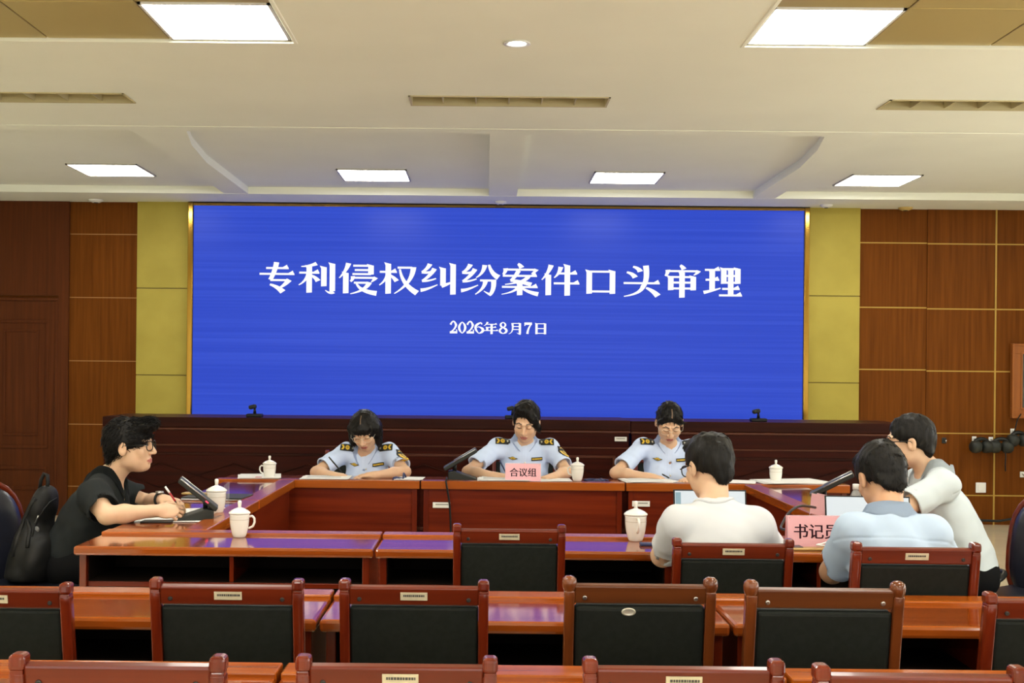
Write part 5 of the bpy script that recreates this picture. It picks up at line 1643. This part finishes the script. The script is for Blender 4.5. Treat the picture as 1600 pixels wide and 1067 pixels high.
GL_THIN = (.026, .018, BTN, .0011)
GL_BLACK = (.028, .021, BLACKP, .0023)
officer('person in pale blue uniform shirt with chin-length black hair, bent over papers and writing', 570, 673, 8.02, -97, 33, -3,
        (571, 710, 8.18), (538, 706, 8.17), (611, 706, 8.17), (494, 738, 8.00), (520, 743, 7.84), (.55, -.25, -.05), (633, 737, 7.98), (583, 743, 7.80), (-1, -.12, -.03),
        hair_bob, 'part_short', 11, SKINF, GL_THIN, curlR=(50, 65, 40), nR=(-.5, -.2, .8))
officer('person in pale blue uniform shirt with side-swept black hair, writing behind a pink card', 822, 659, 8.05, -101, 25, 5,
        (819, 699, 8.20), (777, 697, 8.18), (862, 699, 8.18), (731, 737, 8.00), (775, 744, 7.84), (.8, -.3, -.02), (886, 737, 8.0), (865, 745, 7.84), (-.75, -.55, -.02),
        hair_swept, 'swept', 23, SKINF, None, hs=1.08, curlR=(50, 65, 40), nR=(-.4, -.2, .85), curlL=(30, 40, 20))
officer('person in pale blue uniform shirt with parted tied-back hair, reading papers', 1046, 660, 8.05, -91, 36, 0,
        (1043, 700, 8.20), (1002, 698, 8.18), (1084, 701, 8.18), (962, 739, 8.00), (1014, 745, 7.86), (.9, -.35, -.03), (1112, 742, 8.0), (1078, 749, 7.86), (-.6, -.7, -.03),
        hair_tied, 'part_short', 37, SKINF, GL_THIN, hs=1.08, curlR=(28, 35, 20), curlL=(30, 40, 20))

# ------------------------------------------------------------------ man in black, writing, seen from the side
pel = at(112, 893, 5.72); pel.z = .56
m1 = person('person in black polo shirt and black glasses, writing with a red pen', at(204, 697, 5.72), frame(-3, -3, 0), at(172, 742, 5.74), at(146, 772, 5.51), at(186, 768, 5.93), pel, (1, -.05, 0),
            [dict(el=at(167, 805, 5.42), wr=at(243, 798, 5.52), hd=(.95, .12, -.02), n=(-.1, -.75, .65), side=-1, curl=(42, 60, 40), sleeve=.78),
             dict(el=at(232, 786, 6.02), wr=at(254, 781, 5.74), hd=(.85, -.45, -.02), n=(0, 0, 1), side=1, curl=(25, 30, 20), sleeve=.62)],
            SKIN, POLO, 'short', hs=1.06, hair_fn=hair_m1, seed=5, glasses=GL_BLACK, gaze_open=True, eyes_down=False,
            knees=[at(190, 880, 5.55), at(190, 880, 5.9)], fold=1.4, bulk=1.14, wide=1.02, belly=1.1, sl_r=1.08, slen=.034, lift=.34, strands=2200, comb=lambda c: npv((c[0]*3, .9 if c[1] > .0 else -.5, -.1 if c[1] > 0 else -.8)))
# wrist watch
w0, w1 = npv(at(247, 780, 5.76)), npv(at(254, 781, 5.74))
axw = nrm(npv((.85, -.6, 0))); p_ = npv(at(250, 780, 5.755)); s1 = np.cross(axw, (0, 0, 1))
pts = [Vector(p_ + .031*(s1*math.cos(q) + npv((0, 0, 1))*math.sin(q)) - m1['o0']) for q in np.linspace(0, 2*math.pi, 24, endpoint=False)]
wb = B(); wb.tube(pts, .006, 8, closed=True); wo = wb.out('watch_strap', BLACKP, m1['root'])
B().lathe([(0, 0), (.019, 0), (.020, .004), (.018, .009), (0, .009)], 20, M=Matrix.Translation(Vector(p_ - m1['o0'] + npv((0, -.008, .030))))).out('watch_face', STEEL, wo)

# ------------------------------------------------------------------ man in the white T-shirt, from behind
pel = at(1130, 900, 4.30); pel.z = .56
m2 = person('person in white T-shirt and glasses seen from behind, working at the open laptop', at(1108, 729, 4.50), frame(113, 14, 0), at(1115, 790, 4.40), at(1184, 818, 4.36), at(1056, 817, 4.36), pel, (-.05, 1, 0),
            [dict(el=at(1210, 868, 4.52), wr=at(1160, 838, 4.80), hd=(-.4, .9, 0), n=UP, side=-1, sleeve=.92), dict(el=at(1035, 868, 4.52), wr=at(1062, 842, 4.80), hd=(.3, .95, 0), n=UP, side=1, sleeve=.90)],
            SKIN, TEEW, 'short', hs=1.0, hair_fn=hair_m2, seed=6, glasses=GL_BLACK, collar=False, crew=True,
            knees=[at(1150, 900, 4.75), at(1085, 900, 4.75)], bulk=1.04, wide=1.08, sl_r=.98, lift=.06, slen=.014, strands=2200, fold=1.5)

# ------------------------------------------------------------------ man in the pale blue shirt, from behind
pel = at(1400, 925, 4.05); pel.z = .56
m3 = person('person in pale blue short-sleeved shirt seen from behind, bent towards the open laptop', at(1377, 745, 4.32), frame(98, 22, 4), at(1388, 812, 4.18), at(1460, 834, 4.14), at(1330, 830, 4.14), pel, (-.06, 1, 0),
            [dict(el=at(1478, 890, 4.30), wr=at(1430, 850, 4.70), hd=(-.4, .9, 0), n=UP, side=-1, sleeve=.85), dict(el=at(1300, 893, 4.28), wr=at(1330, 855, 4.68), hd=(.2, .95, 0), n=UP, side=1, sleeve=.86)],
            SKIND, SHIRTL, 'short', hs=1.0, hair_fn=hair_m3, seed=7,
            knees=[at(1430, 920, 4.5), at(1360, 920, 4.5)], bulk=1.06, wide=1.08, sl_r=1.0, lift=.07, slen=.018, strands=2000, fold=1.4, seams=True)

# ------------------------------------------------------------------ leaning man in the pale grey shirt
pel = at(1512, 898, 5.62); pel.z = .57
m4 = person('person in pale grey shirt, black trousers and glasses, leaning forward over the picture-side desk', at(1421, 690, 5.62), frame(161, 4, 0), at(1456, 733, 5.62), at(1432, 752, 5.84), at(1474, 757, 5.41), pel, (-1, .12, 0),
            [dict(el=at(1392, 800, 5.86), wr=at(1350, 800, 5.7), hd=(-.9, -.3, 0), n=UP, side=-1, sleeve=.74), dict(el=at(1402, 800, 5.32), wr=at(1350, 800, 5.5), hd=(-.9, .25, 0), n=UP, side=1, sleeve=.74)],
            SKIN, SHIRTG, 'short', hs=1.02, hair_fn=hair_m4, seed=8, glasses=GL_BLACK,
            knees=[at(1420, 890, 5.8), at(1420, 890, 5.4)], bulk=1.08, wide=1.0, belly=1.12, sl_r=1.05, lift=.10, slen=.014, strands=2000, fold=1.4, seams=True)
hw_ = m4['Pv']
bb = [Vector(hw_ - m4['u']*.062 + m4['lat']*.168*math.cos(q) + m4['fr']*.142*math.sin(q)) for q in np.linspace(0, 2*math.pi, 32, endpoint=False)]
B().tube(bb, .014, 8, closed=True).out('belt', BLACKP, m4['root'])

# ------------------------------------------------------------------ backpack on the armchair behind the man in black
p0 = at(48, 905, 5.62); p0.z = .475
bp = thing('backpack', 'black backpack standing on the armchair behind the man in black', 'backpack', (p0.x, p0.y, 0))
o0 = npv((p0.x, p0.y, 0))
q = lambda px, py, Y: npv(at(px, py, Y)) - o0
f = Field()
b0, b1 = q(50, 872, 5.64), q(70, 785, 5.68)
axb = nrm(b1 - b0); Rb = np.stack([nrm(np.cross((0, 1, 0), axb)), npv((0, 1, 0)) - axb*axb[1], axb], 1)
Rb[:, 1] = nrm(np.cross(Rb[:, 2], Rb[:, 0]))
f.ell(b0 + axb*.02, (.098, .15, .17), Rb, k=.04)
f.ell(b1 - axb*.02, (.058, .12, .105), Rb, k=.05)
f.ell(b0 + Rb[:, 0]*.055 - Rb[:, 1]*.06 + axb*.0, (.07, .12, .12), Rb, k=.02)
f.ell(b0 - axb*.08, (.095, .15, .08), Rb, k=.03)
f.plane((0, 0, .478), (0, 0, -1), k=.02)
V, F = f.mesh(.005, disp=waves(41, .0035, (22, 40, 60)))
np_mesh('bag_body', V, F, [BAG], bp)
bvh_b = BVHTree.FromPolygons([tuple(v) for v in V.tolist()], [tuple(x) for x in F.tolist()])
def on_bag(px, py):
    a = Vector(q(px, py, 5.0)); b = Vector(q(px, py, 6.2))
    hit = bvh_b.ray_cast(a, (b - a).normalized(), 3)[0]
    return hit if hit is not None else Vector(q(px, py, 5.6))
B().tube([q(62, 764, 5.66), q(64, 750, 5.66), q(69, 740, 5.66), q(74, 742, 5.66), q(75, 755, 5.66), q(72, 767, 5.66)], .009, 8).out('carry_loop', BAG, bp)
B().tube([on_bag(*v) for v in ((88, 778), (78, 784), (69, 795), (60, 808), (54, 822), (50, 838))], .0045, 6).out('zip', BAG, bp)
B().tube([on_bag(*v) for v in ((60, 805), (58, 811), (55, 817))], .0035, 6).out('zip_puller', STEEL, bp)
B().tube([on_bag(*v) for v in ((40, 806), (44, 816), (47, 828), (44, 845), (43, 856))], .010, 6).out('side_strap', BAG, bp)
B().tube([on_bag(*v) for v in ((56, 778), (48, 790), (38, 812), (28, 840), (20, 870))], .012, 6).out('shoulder_strap', BAG, bp)
B().ball((0, 0, 0), (.014, .005, .014), M=Matrix.Translation(on_bag(57, 827)), seg=12).out('badge', ZIP, bp)
